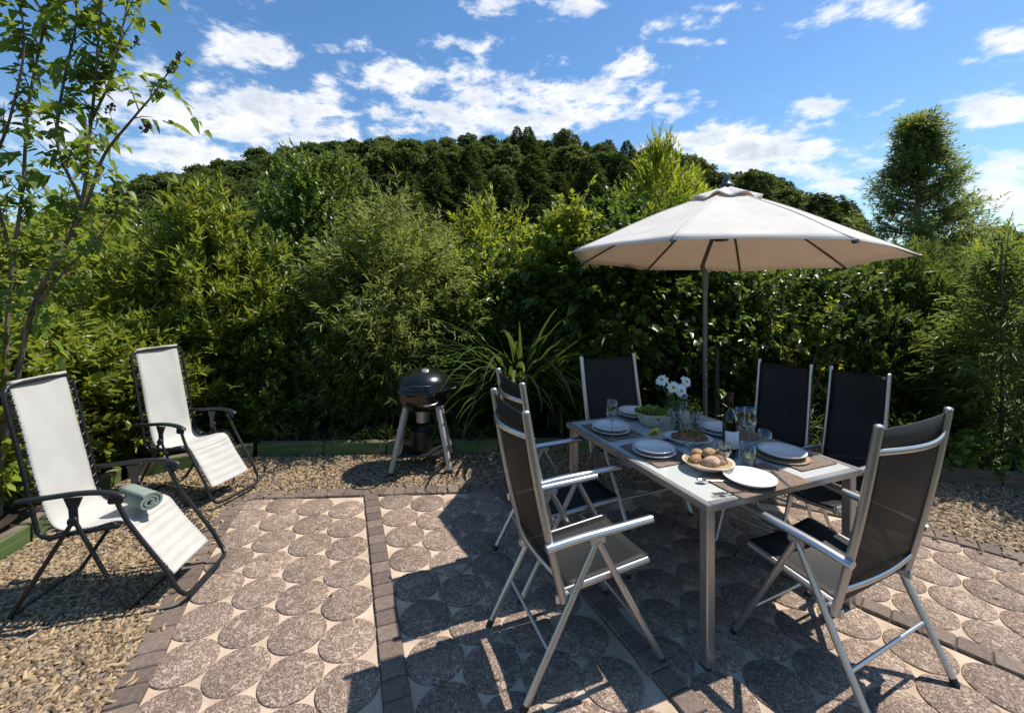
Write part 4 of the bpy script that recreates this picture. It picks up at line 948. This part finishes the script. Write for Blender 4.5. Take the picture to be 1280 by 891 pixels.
# ------------------------------------------------------------------ kettle grill
def grill():
    c = Vector((-.855, 4.06, .012)); root = thing('kettle_grill', 'round black kettle barbecue on four grey legs', 'barbecue', c, .12)
    EN = mat('black enamel', (.006, .007, .006), .22, 0, .5, coat=.3)
    LEG = mat('grey brown wood leg', (.32, .29, .26), .55, .1, col2=(.46, .42, .38), nscale=14, stretch=(1, 1, .15))
    Rr = .272; zr = .735
    bowl = [(0, zr - .215)] + [(Rr * math.sin(a), zr - .215 * math.cos(a)) for a in [k * math.pi / 2 / 10 for k in range(1, 11)]] + [(Rr + .006, zr + .002), (Rr - .01, zr + .006)]
    bo = MB().lathe(bowl, 48).build('bowl', EN, root)
    lid = [(Rr - .006, zr + .004), (Rr + .012, zr + .006), (Rr + .014, zr + .018), (Rr + .002, zr + .028)] + [(Rr * math.cos(a), zr + .028 + .172 * math.sin(a)) for a in [k * math.pi / 2 / 10 for k in range(1, 10)]] + [(0, zr + .20)]
    ld = MB().lathe(lid, 48).build('lid', EN, root)
    M_ = Matrix.Translation((.03, -.09, zr + .188)) @ Matrix.Rotation(.42, 4, 'X')
    vt = MB(); vt.lathe([(.036, 0), (.036, .006), (.026, .010), (.018, .008), (.008, .012), (0, .012)], 20); vt.v = [tuple(M_ @ Vector(p)) for p in vt.v]; vt.build('vent', ALU_L, ld)
    MB().tube(bez([(-.09, -Rr + .02, zr + .075), (-.085, -Rr - .035, zr + .085), (0, -Rr - .05, zr + .088), (.085, -Rr - .035, zr + .085), (.09, -Rr + .02, zr + .075)], 4), .010, 8).build('handle', PLASTIC, ld)
    MB().tube(bez([(.03, -Rr + .05, zr - .085), (.035, -Rr - .01, zr - .09), (.09, -Rr - .02, zr - .085), (.145, -Rr + .02, zr - .08), (.15, -Rr + .07, zr - .075)], 4), .007, 8).build('lower_handle', ALU_L, bo)
    MB().tube([(Rr - .01, -.05, zr), (Rr + .035, -.05, zr + .01), (Rr + .035, .05, zr + .01), (Rr - .01, .05, zr)], .010, 8).build('side_handle', PLASTIC, bo)
    MB().lathe([(.062, -.09), (.066, 0), (.066, .03), (0, .03)], 24, (.0, 0, zr - .22)).build('ash_catcher', mat('dull steel', (.34, .33, .32), .4, .8), root)
    for sx in (-1, 1):
        for sy in (-1, 1):
            a = Vector((sx * .145, sy * .115, zr - .13)); b = Vector((sx * .265, sy * .215, .025))
            lg = MB().tube([a, b], .025, 10).build('leg', LEG, root); d = (b - a).normalized()
            MB().tube([b - d * .012, b + d * .026], .0275, 10).build('foot_cap', RUBBER, lg)
    MB().box((.0, .0, .150), (.40, .32, .014), bev=.006).build('shelf', PLASTIC, root)
    p = thing('ash_pot', 'small black pot standing on lower shelf of the kettle grill', 'pot', c + Vector((-.005, -.03, .158)))
    MB().lathe([(0, 0), (.088, 0), (.092, .01), (.096, .19), (.101, .20), (.097, .203), (.092, .19), (.086, .014), (0, .012)], 28).build('body', mat('black pot metal', (.012, .012, .012), .35, .2), p)
grill()

# ------------------------------------------------------------------ on the table
ZT = TH_ + .0005
MATM = mat('brown woven mat', (.18, .122, .085), .9, col2=(.29, .205, .148), nscale=120, bump=.8, bscale=240, stretch=(1, .35, 1))
CHINA = mat('white glazed china', (.82, .80, .76), .16, 0, .5)
CREAM = mat('cream stoneware', (.62, .54, .42), .3, col2=(.70, .63, .52), nscale=12)
STEEL = mat('polished steel', (.65, .64, .62), .18, 1.0)
def T(px, py, dz=0.0):
    p = at(px, py, ZT); return Vector((p.x, p.y, ZT + dz))
def mat_piece(px, py, label, rz=None, w=.42, d=.30):
    o = thing('placemat', label, 'placemat', T(px, py), TTH if rz is None else rz, 'brown placemats on the table')
    MB().box((0, 0, .0025), (w, d, .005), bev=.002).build('weave', MATM, o)
mat_piece(764, 538, 'brown placemat under the stacked plates at far left corner', TTH + math.pi / 2, .33, .27)
mat_piece(800, 517, 'brown placemat at far short end of the table', TTH, .42, .26)
mat_piece(822, 566, 'brown placemat under stacked plates, middle of left side', TTH + math.pi / 2, .34, .28)
mat_piece(943, 599, 'brown placemat under single plate at the near end', TTH, .46, .26)
mat_piece(984, 569, 'brown placemat under single plate at right corner', TTH + math.pi / 2, .36, .28)
mat_piece(910, 541, 'brown placemat on far right side behind the wine bottle', TTH + math.pi / 2, .34, .28)
def plate(px, py, label, r=.125, dz=.005, k=1.0):
    o = tag(MB().lathe([(0, 0), (r * .58, 0), (r * .62, .004), (r * .80, .010), (r, .021 * k), (r * .995, .0245 * k), (r * .80, .0145), (r * .66, .009), (r * .60, .006), (0, .0055)], 48).build('dinner_plate', CHINA), label, 'plate', 'white plates on the table')
    o.location = T(px, py, dz)
plate(763.5, 540, 'lower white plate of stack at far left corner', .125); plate(763, 540, 'upper white plate of stack at far left corner', .122, .027)
plate(793, 520, 'white plate at the far short end of the table', .120); plate(793, 520, 'upper white plate at the far short end behind salad bowl', .118, .026)
plate(817, 567.5, 'lower white plate of stack in middle of left side', .122); plate(817, 567.5, 'upper white plate of stack in middle of left side', .115, .026)
plate(937, 603, 'wide white plate at the near end of the table', .118, .005, 1.2)
plate(977, 570.5, 'white plate on right corner of the table in full sun', .122, .012, 1.2)
plate(898, 541.5, 'lower white plate behind the wine bottle', .124); plate(898, 541, 'upper white plate behind the wine bottle', .118, .026)
# charger under the right corner plate
o = tag(MB().lathe([(0, 0), (.118, 0), (.135, .006), (.134, .0085), (.10, .004), (0, .0035)], 48, wob=lambda a: 1 + .012 * math.cos(20 * a)).build('wicker_charger', mat('tan wicker', (.30, .20, .11), .8, col2=(.42, .30, .18), nscale=60, bump=.6, bscale=120)), 'scalloped tan wicker mat under plate at right corner', 'table mat'); o.location = T(977, 571.5, .0055)

def knife(px, py, rz, label):
    o = thing('table_knife', label, 'cutlery', T(px, py, .008), rz); MB().box((0, -.05, 0), (.012, .09, .004), bev=.0015).build('handle', STEEL, o); MB().box((0, .045, 0), (.016, .10, .0018), bev=.0006).build('blade', STEEL, o)
def fork(px, py, rz, label):
    o = thing('table_fork', label, 'cutlery', T(px, py, .008), rz); MB().box((0, -.04, 0), (.008, .12, .003), bev=.001).build('handle', STEEL, o)
    b = MB().box((0, .03, .001), (.022, .025, .002), bev=.0006)
    for k in range(4): b.box((-.009 + .006 * k, .062, .002), (.0028, .045, .002))
    b.build('tines', STEEL, o)
def spoon(px, py, rz, label):
    o = thing('table_spoon', label, 'cutlery', T(px, py, .008), rz); MB().tube([(0, -.10, 0), (0, 0, .002), (0, .04, .004)], [.005, .003, .003], 6, flat=(1, .5)).build('handle', STEEL, o)
    MB().lathe([(0, 0), (.016, .003), (.02, .008), (.0185, .008), (.014, .004), (0, .002)], 16, (0, .062, -.001), .8, 1.3).build('spoon_bowl', STEEL, o)
knife(976, 600, TTH - .5, 'table knife right of plate at the near end'); fork(911, 618, TTH + 1.4, 'fork on the near edge of placemat at the near end'); spoon(893, 603, TTH + 1.2, 'spoon left of plate at the near end'); spoon(797, 547, TTH - 2.5, 'spoon beside stacked plates at far left corner')
fork(826, 577, TTH + 1.5, 'fork on placemat in front of middle left plates'); knife(842, 563, TTH + .1, 'knife right of the middle left plates')

def salad():
    p = T(814, 531); o = thing('salad_bowl', 'tall cream stoneware bowl with orange dots holding salad', 'bowl', p)
    MB().lathe([(0, 0), (.055, 0), (.062, .006), (.090, .045), (.113, .092), (.109, .094), (.086, .048), (.055, .012), (0, .010)], 40).build('bowl_wall', CREAM, o)
    d = MB()
    for a, z, r in ((-1.4, .062, .013), (-.5, .045, .010), (-2.4, .05, .009), (-1.85, .03, .006), (-1.0, .028, .007)):
        rr = .062 + (z - .006) / .086 * .053 + .0012; c = Vector((rr * math.cos(a), rr * math.sin(a), z)); n_ = Vector((math.cos(a), math.sin(a), -.55)).normalized(); s_ = Vector((-math.sin(a), math.cos(a), 0)); u_ = n_.cross(s_)
        d.add([c + n_ * .001] + [c + (s_ * math.cos(k * .785) + u_ * math.sin(k * .785)) * r for k in range(8)], [(0, k + 1, (k + 1) % 8 + 1) for k in range(8)])
    d.build('dots', mat('orange glaze', (.45, .10, .03), .3), o)
    rng = np.random.default_rng(2); n = 260; a = rng.uniform(0, 6.28, n); r = np.sqrt(rng.random(n)) * .094; P = np.stack([r * np.cos(a), r * np.sin(a), .076 + .028 * (1 - (r / .1) ** 2) + rng.uniform(-.004, .010, n)], 1)
    dr = unit(np.stack([np.cos(a), np.sin(a), rng.uniform(-.1, .6, n)], 1) + rng.normal(0, .5, (n, 3))); V, F = leaves(P, dr, unit(np.array([0, 0, 1.0]) + rng.normal(0, .4, (n, 3))), rng.uniform(.02, .042, n), rng.uniform(.014, .028, n), .95, .9)
    s = tag(np_mesh('green_salad', V, F, leaf_mat('salad leaf', (.08, .16, .015), (.28, .40, .06), None, .25)), 'green leaf salad heaped in the cream bowl with orange dots', 'salad'); s.location = p
    for k in range(9):
        aa = k * 2.4; rr = .03 + .05 * ((k * 37) % 10) / 10
        t = tag(MB().lathe([(0, -.010), (.009, -.006), (.012, 0), (.009, .007), (0, .010)], 10).build('cherry_tomato', mat('tomato skin', (.42, .06, .02), .25)), 'small red tomato piece among the salad leaves', 'tomato', 'tomatoes in the salad'); t.location = p + Vector((rr * math.cos(aa), rr * math.sin(aa), .099))
salad()

def stew():
    p = T(860, 553); o = thing('serving_dish', 'oval cream dish of saucy meat stew in middle of the table', 'dish', p, -.25)
    MB().lathe([(0, 0), (.07, 0), (.075, .005), (.105, .022), (.128, .036), (.126, .039), (.10, .027), (.07, .011), (0, .009)], 40, sx=1.12, sy=.82).build('dish_wall', CHINA, o)
    sm = MB().lathe([(.098, .020), (.096, .030), (.09, .038), (.08, .046), (.07, .051), (.06, .056), (.05, .060), (.04, .063), (.03, .065), (.02, .067), (.01, .068), (0, .068)], 56, sx=1.08, sy=.78, wob=lambda a: 1 + .05 * math.sin(5 * a) + .03 * math.sin(11 * a + 1))
    sm.v = [(x, y, z + .007 * math.sin(x * 150 + 1) * math.cos(y * 170) + .004 * math.sin(x * 310 - y * 260)) for x, y, z in sm.v]
    s = tag(sm.build('meat_stew', mat('red brown sauce', (.20, .045, .015), .3, col2=(.36, .14, .05), nscale=38, bump=1.0, bscale=60)), 'heap of red brown meat stew on the oval dish', 'food'); s.location = p + Vector((.012, 0, 0)); s.rotation_euler = (0, 0, -.25)
    rng = np.random.default_rng(6); n = 46; P = np.stack([rng.normal(.025, .028, n), rng.normal(0, .024, n), np.full(n, .068) + rng.uniform(-.004, .008, n)], 1); V, F = leaves(P, unit(rng.normal(size=(n, 3)) * np.array([1, 1, .3])), unit(np.array([0, 0, 1.0]) + rng.normal(0, .3, (n, 3))), rng.uniform(.016, .032, n), rng.uniform(.010, .018, n))
    g = tag(np_mesh('herb_garnish', V, F, leaf_mat('herb leaf', (.12, .20, .02), (.28, .36, .04))), 'chopped green herbs scattered on top of the meat stew', 'herbs'); g.location = p
    q = T(834, 548); d = thing('side_plate', 'small tan side plate with lemon wedges beside the stew dish', 'plate', q + Vector((-.03, .03, 0)), .3); MB().lathe([(0, 0), (.06, 0), (.085, .010), (.084, .013), (.058, .006), (0, .005)], 32, sx=1.0, sy=.85).build('plate_body', CREAM, d)
    for k, (dx, dy, rz, l) in enumerate(((-.045, .005, .4, 'yellow lemon wedge at the outer edge of the tan side plate'), (-.01, .045, 1.5, 'yellow lemon wedge nearest the stew on the tan side plate'))):
        w = thing('lemon_wedge', l, 'lemon', q + Vector((-.03 + dx, .03 + dy, .012)), rz); b = MB()
        b.grid(lambda u, v: Vector(((u - .5) * .075, math.sin(math.pi * u) * .032 * math.cos(v * 2.0), math.sin(math.pi * u) * .032 * math.sin(v * 2.0))), 10, 6, thick=.002); b.build('peel', mat('lemon skin', (.62, .50, .03), .4), w)
stew()

def bread():
    p = T(885, 586); o = thing('bread_bowl', 'shallow cream stoneware bowl of bread rolls near the bottle', 'bowl', p)
    MB().lathe([(0, 0), (.06, 0), (.066, .006), (.098, .022), (.130, .044), (.127, .047), (.095, .028), (.06, .011), (0, .009)], 44, sx=1.0, sy=.92).build('bowl_wall', CREAM, o)
    CR = mat('bread crust', (.21, .095, .032), .6, col2=(.46, .27, .12), nscale=30, bump=.4, bscale=60); CR2 = mat('floury bread crust', (.36, .20, .10), .75, col2=(.60, .46, .33), nscale=30, bump=.3, bscale=70)
    MB().lathe([(.0, .0105), (.061, .0125), (.096, .0295), (.118, .0415)], 44, sx=.99, sy=.91).build('lining', mat('tan glaze', (.36, .22, .10), .4, col2=(.46, .31, .16), nscale=20), o)
    for dx, dy, z, s, rz, m_, l in ((-.062, .0, .044, 1.0, .5, CR, 'brown bread roll at left of the bread bowl'), (-.004, -.045, .052, 1.02, .1, CR2, 'floury round bread roll at the front of the bread bowl'), (.055, -.018, .048, 1.0, 1.2, CR2, 'pale bread roll at right front of the bread bowl'), (-.03, .048, .058, .95, 2.0, CR, 'dark bread roll at back left of the bread bowl'), (.04, .05, .060, .95, 1.6, CR, 'dark bread roll at the back of bread bowl beside bottle'), (.004, .005, .080, .85, .8, CR, 'brown bread roll lying on top of the others')):
        r = tag(MB().lathe([(0, -.024), (.026, -.020), (.040, -.004), (.037, .012), (.024, .025), (.010, .031), (0, .032)], 24, wob=lambda a: 1 + .05 * math.sin(3 * a + dx * 90)).build('bread_roll', m_), l, 'bread roll', 'bread rolls in the bowl'); r.location = p + Vector((dx, dy, z)); r.scale = (s * (1.0 + .35 * abs(math.sin(dx * 70 + dy * 50))), s * .86, s * .95); r.rotation_euler = (.15, -.1, rz)
bread()

def wine_glass(px, py, label, h=.20, r=.036, wine=None):
    o = thing('wine_glass', label, 'wine glass', T(px, py), 0, 'wine glasses on the table')
    z0 = h * .46
    MB().lathe([(0, .0), (.034, .0005), (.034, .002), (.012, .005), (.0042, .014), (.0036, z0 * .6), (.0042, z0 - .008), (.010, z0)], 24).build('stem', GLASS, o)
    MB().lathe([(.004, z0 - .002), (r * .55, z0 + h * .06), (r * .93, z0 + h * .16), (r, z0 + h * .26), (r * .92, z0 + h * .42), (r * .80, h), (r * .77, h), (r * .89, z0 + h * .42), (r * .965, z0 + h * .26), (r * .89, z0 + h * .16), (r * .5, z0 + h * .067), (0, z0 + .004)], 28).build('bowl', GLASS, o)
    if wine:
        MB().lathe([(0, z0 + .005), (r * .5, z0 + h * .07), (r * .87, z0 + h * .165), (r * .90, z0 + h * .19), (0, z0 + h * .19)], 24).build('wine', wine, o)
WINE = glass_mat('pale white wine', (.90, .84, .58), .06); WATER = glass_mat('still water', (.90, .94, .93), .08)
wine_glass(765, 549, 'wine glass standing before stacked plates at far left corner', .245, .039)
wine_glass(854, 531, 'wine glass part hidden behind the vase of daisies', .22, .036, WATER)
wine_glass(937, 563, 'tall wine glass right of the wine bottle', .25, .041)
wine_glass(925, 552, 'wine glass mostly hidden behind the wine bottle', .21, .034, WATER)
wine_glass(862, 572, 'empty wine glass standing behind the bread bowl', .10, .022)
wine_glass(905, 586, 'small wine glass in front of the wine bottle', .135, .038, WINE)
def tumbler(px, py, label, h=.11, r=.036, fill=None, lemon=False):
    p = T(px, py); o = thing('tumbler', label, 'glass', p, 0, 'drinking tumblers on the table')
    MB().lathe([(0, 0), (r * .86, 0), (r * .9, .003), (r * .96, h * .4), (r, h), (r * .965, h), (r * .92, h * .4), (r * .85, .007), (0, .007)], 28).build('wall', GLASS, o)
    if fill: MB().lathe([(0, .008), (r * .84, .008), (r * .91, h * .4), (r * .925, h * .62), (0, h * .62)], 24).build('water', fill, o)
    if lemon:
        l = tag(MB().lathe([(0, -.0025), (.025, -.0025), (.026, 0), (.025, .0025), (0, .0025)], 20).build('lemon_slice', mat('lemon flesh', (.70, .58, .06), .35)), 'lemon slice floating inside the water tumbler by the near plate', 'lemon'); l.location = p + Vector((.004, 0, h * .50)); l.rotation_euler = (.5, .25, 0)
tumbler(935, 583, 'water tumbler with lemon slice between bottle and near plates', .125, .038, WATER, True)
tumbler(956, 556, 'wide empty tumbler near the far right chair', .085, .04)
tumbler(868, 531, 'clear tumbler holding a green herb sprig', .10, .032)
tumbler(877, 541, 'low tumbler left of the wine bottle behind stew dish', .075, .030)

def bottle():
    o = thing('wine_bottle', 'green glass wine bottle with white label on the table', 'bottle', T(913, 569.5)); o.scale = (1.12, 1.12, 1.14)
    MB().lathe([(0, .004), (.030, 0), (.0365, .004), (.037, .02), (.037, .165), (.034, .19), (.022, .215), (.0155, .232), (.0142, .255), (.0142, .30), (.0158, .302), (.0158, .312), (.0, .312)], 32).build('glass_body', GREEN_GLASS, o)
    MB().lathe([(.0, .008), (.0335, .008), (.0345, .02), (.0345, .150), (0, .150)], 28).build('wine', glass_mat('wine in bottle', (.42, .46, .06), .05), o)
    MB().grid(lambda u, v: Vector((.0375 * math.cos(-2.75 + 2.2 * u), .0375 * math.sin(-2.75 + 2.2 * u), .045 + .085 * v)), 20, 2, thick=.0006).build('label', mat('white label paper', (.74, .73, .70), .6), o)
    MB().lathe([(.0150, .255), (.0150, .300), (.0166, .302), (.0166, .3128), (.0, .3135)], 24).build('foil_cap', mat('dark foil', (.03, .012, .010), .35, .5), o)
bottle()

def vase():
    p = T(846, 541); o = thing('flower_vase', 'tall clear glass vase filled with daisy stems', 'vase', p)
    h = .155
    MB().lathe([(0, 0), (.036, 0), (.039, .004), (.041, .05), (.038, .10), (.036, .13), (.040, h), (.0375, h), (.0335, .13), (.0355, .10), (.0385, .05), (.036, .010), (0, .010)], 32).build('wall', GLASS, o)
    MB().lathe([(0, .011), (.035, .011), (.0375, .05), (.0345, .09), (0, .09)], 24).build('water', WATER, o)
    WP = mat('white petal', (.82, .82, .78), .5); YC = mat('yellow flower centre', (.50, .38, .06), .7, bump=.8, bscale=300); ST = mat('green stem', (.07, .13, .025), .5)
    rng = np.random.default_rng(4)
    for dx, dz, dy, nx, nz, l in ((-.095, .345, .01, -.5, .75, 'leftmost white daisy in the vase, tilted outward'), (-.035, .305, -.03, -.15, .2, 'white daisy at centre front of the vase, facing camera'), (.012, .285, -.035, .2, .15, 'lowest white daisy, just left of the right bloom'), (.060, .335, .0, .4, .4, 'rightmost white daisy in the vase')):
        f = thing('daisy', l, 'flower', p, 0, 'white daisies in the vase')
        head = Vector((dx, dy, dz)); n_ = Vector((nx, -.9, nz)).normalized()
        MB().tube(bez([(-dx * .25, .01, .014), (dx * .1, .0, .13), head - n_ * .03 - Vector((0, 0, .02)), head], 5), .0028, 6).build('stem', ST, f)
        u_ = n_.cross(Vector((0, 0, 1))).normalized(); w_ = u_.cross(n_)
        pt = MB()
        for ring, (cnt, L_, lift) in enumerate(((19, .042, .10), (13, .030, .50))):
            for k in range(cnt):
                a = 2 * math.pi * (k + .5 * ring) / cnt + rng.uniform(-.08, .08); d = (u_ * math.cos(a) + w_ * math.sin(a)); s_ = n_.cross(d); Lk = L_ * rng.uniform(.72, 1.12); wd = .0062
                q = lambda t, x: head + d * (Lk * t) + s_ * (wd * x) + n_ * (.004 + Lk * lift * math.sin(t * 1.6) - .012 * t * t)
                pt.add([q(.12, -.4), q(.12, .4), q(.6, 1), q(.92, .7), q(1.0, 0), q(.92, -.7), q(.6, -1)], [(0, 1, 2, 6), (6, 2, 3, 5), (5, 3, 4)])
        pt.build('petals', WP, f)
        cb = MB().lathe([(.0, -.002), (.013, 0), (.012, .006), (.006, .010), (0, .011)], 14); Mh = Matrix.Translation(head + n_ * .003) @ n_.to_track_quat('Z', 'Y').to_matrix().to_4x4(); cb.v = [tuple(Mh @ Vector(q_)) for q_ in cb.v]; cb.build('flower_centre', YC, f)
    g = MB(); P = []; D = []
    for k in range(9):
        a = rng.uniform(0, 6.28); tip = Vector((math.cos(a) * rng.uniform(.02, .07), math.sin(a) * .04, rng.uniform(.18, .25))); g.tube(bez([(-math.cos(a) * .02, -math.sin(a) * .02, .014), (0, 0, .12), tip], 4), .002, 5)
        for j in range(5): P.append(np.array(tip) * (1 - .06 * j)); D.append(rng.normal(0, 1, 3) + np.array([0, 0, .3]))
    gr = thing('vase_greenery', 'green leafy sprigs among the daisies in vase', 'greenery', p); g.build('sprig_stems', ST, gr)
    V, F = leaves(np.array(P), unit(np.array(D)), unit(np.array([0, 0, 1.0]) + rng.normal(0, .5, (len(P), 3))), rng.uniform(.03, .05, len(P)), rng.uniform(.007, .012, len(P))); np_mesh('sprig_leaves', V, F, LM['strap'], gr)
    q = T(868, 531); hs = thing('herb_sprig', 'bright green herb sprig standing in the clear tumbler', 'herb', q); b = MB(); P = []; D = []
    for k in range(6):
        a = k * 1.1; tip = Vector((.03 * math.cos(a), .03 * math.sin(a), .10 + .018 * k)); b.tube([(0, 0, .01), tip * .5 + Vector((0, 0, .02)), tip], .0016, 5)
        for j in range(6): P.append(np.array(tip) - np.array([0, 0, .012 * j])); D.append(rng.normal(0, 1, 3) + np.array([0, 0, .2]))
    b.build('sprig_stems', ST, hs); V, F = leaves(np.array(P), unit(np.array(D)), unit(np.array([0, 0, 1.0]) + rng.normal(0, .5, (len(P), 3))), rng.uniform(.02, .036, len(P)), rng.uniform(.014, .022, len(P))); np_mesh('sprig_leaves', V, F, LM['plume'], hs)
vase()

# ------------------------------------------------------------------ stakes and small plants
def stake(name, label, x, y, h, r, m_, lean=0.0):
    o = tag(MB().tube([(0, 0, -.05), (lean * .5, 0, h * .5), (lean, 0, h)], [r, r, r * .8], 8).build(name, m_), label, 'stake'); o.location = (x, y, .06)
stake('garden_stake', 'thin dark metal stake standing in the planting at right edge', W(1252, 3.75), 3.75, top_h(303, 3.75) - .06, .008, BLACK)
stake('wooden_stake', 'short dark wooden post just right of the parasol pole', W(896, 4.75), 4.75, .98, .028, mat('dark wood post', (.05, .035, .025), .9))

def weed(label, x, y, h, r, n, seed, m_=None, ln=.07, wd=.03, shape='oval'):
    rng = np.random.default_rng(seed); o = thing('low_plant', label, 'plant', (x, y, .06), 0, 'low plants along the edging'); T_ = n; a = rng.uniform(0, 6.28, T_); q = np.sqrt(rng.random(T_)) * r
    P = np.stack([q * np.cos(a), q * np.sin(a) * .7, rng.uniform(.0, h * .6, T_)], 1); d = unit(np.stack([np.cos(a) * q / r, np.sin(a) * q / r, np.ones(T_) * 1.0], 1) + rng.normal(0, .4, (T_, 3)))
    V, F = twigs_to_leaves(rng, P, d, 6, h * .5, ln, wd, .9, .25, SHAPES[shape]); np_mesh('leaves', V, F, m_ or LM['weed'], o)
    b = MB()
    for p, dd in zip(P[:24], d[:24]): b.tube([(p[0] * .4, p[1] * .4, -.04), tuple(p), tuple(p + dd * h * .5)], [.004, .003, .001], 4)
    b.build('stems', TWIG, o)
def bed_y(px, off): # depth just behind the edging at this column
    for d in np.arange(2.3, 5.2, .02):
        x = W(px, d)
        if not inside(np.array([x]), np.array([d]), EDGE)[0] and d > 3: return d + off
    return 4.6
for i, (px, off, h, r, n, l, sh) in enumerate((
    (352, .22, .30, .22, 60, 'low bright plant at foot of the spiky shrub', 'lance'), (420, .20, .16, .22, 40, 'low weeds left of the grill behind green boards', 'lance'), (470, .16, .20, .16, 40, 'low tuft beside left legs of the grill', 'lance'), (528, .20, .18, .22, 46, 'low tuft seen between the grill legs', 'lance'),
    (590, .20, .20, .22, 46, 'low tuft right of the grill behind green boards', 'lance'), (838, .35, .42, .30, 70, 'leafy plant behind the vase of daisies', 'oval'), (935, .30, .40, .25, 60, 'leafy plant right of the parasol pole', 'lance'), (1012, .25, .45, .26, 70, 'grassy tuft between the two right hand chairs', 'lance'),
    (1110, .25, .5, .3, 80, 'leafy plant right of the middle chair', 'lance'), (1180, .18, .42, .30, 110, 'sunlit leafy plant over brown boards near the right chair', 'oval'), (1225, .18, .32, .25, 90, 'low leafy plant left of the thin stake', 'oval'), (1275, .2, .35, .25, 70, 'leafy plant at right edge below the bamboo like shrub', 'lance'))):
    d = bed_y(px, off); weed(l, W(px, d), d, h, r, n, 100 + i, None, .075 if sh == 'lance' else .055, .013 if sh == 'lance' else .034, sh)

def open_shrub():
    """Bare branched shrub with small pale leaves in front of the dark conifer."""
    rng = np.random.default_rng(55); D = 4.75; x = W(1000, D); o = thing('open_shrub', 'open twiggy shrub with pale small leaves behind right hand chairs', 'shrub', (x, D, .05)); b = MB(); P = []; Dd = []
    for k in range(9):
        a = rng.uniform(0, 6.28); tip = Vector((math.cos(a) * rng.uniform(.2, .55), math.sin(a) * .3, rng.uniform(.8, 1.6))); Q = bez([(0, 0, 0), Vector((tip.x * .3, tip.y * .3, tip.z * .55)), tip], 6); b.tube(Q, [.009 * (1 - .8 * i / (len(Q) - 1)) for i in range(len(Q))], 5)
        for j in range(12):
            t = rng.uniform(.35, 1); i = min(len(Q) - 2, int(t * (len(Q) - 1))); p = Q[i]; d = Vector(rng.normal(0, 1, 3)).normalized(); b.tube([p, p + d * .09, p + d * .16 + Vector((0, 0, .03))], [.003, .002, .001], 4); P.append(np.array(p + d * .06)); Dd.append(np.array(d))
    b.build('branches', BARK, o); V, F = twigs_to_leaves(rng, np.array(P), np.array(Dd), 7, .13, .045, .022, .8, .1, SHAPES['oval']); np_mesh('foliage', V, F, LM['plume'], o)
open_shrub()

# a few leaves fallen on the paving
def fallen():
    rng = np.random.default_rng(12); m_ = leaf_mat('fallen leaf', (.10, .13, .02), (.26, .20, .06))
    for px, py, l in ((552, 860, 'small green leaf fallen on paving left of the nearest left chair'), (333, 700, 'small dry leaf lying on the round paving by the recliner footrest'), (415, 745, 'small dry leaf lying on round paving left of the brick strip'), (1165, 800, 'dry leaf lying on paving beside foot of the near right chair'), (1240, 745, 'dry leaf lying on paving near right brick strip'), (395, 660, 'tiny leaf lying near the middle of left paving panel'), (620, 850, 'small leaf lying on paving in front of nearest left chair')):
        p = at(px, py, .018); a = rng.uniform(0, 6.28); V, F = leaves(np.array([[0, 0, .001]]), np.array([[math.cos(a), math.sin(a), .12]]), np.array([[.1, 0, 1.0]]), np.array([rng.uniform(.022, .04)]), np.array([.016]), droop=.1)
        o = tag(np_mesh('fallen_leaf', V, F, m_), l, 'leaf', 'leaves fallen on the paving'); o.location = p
fallen()
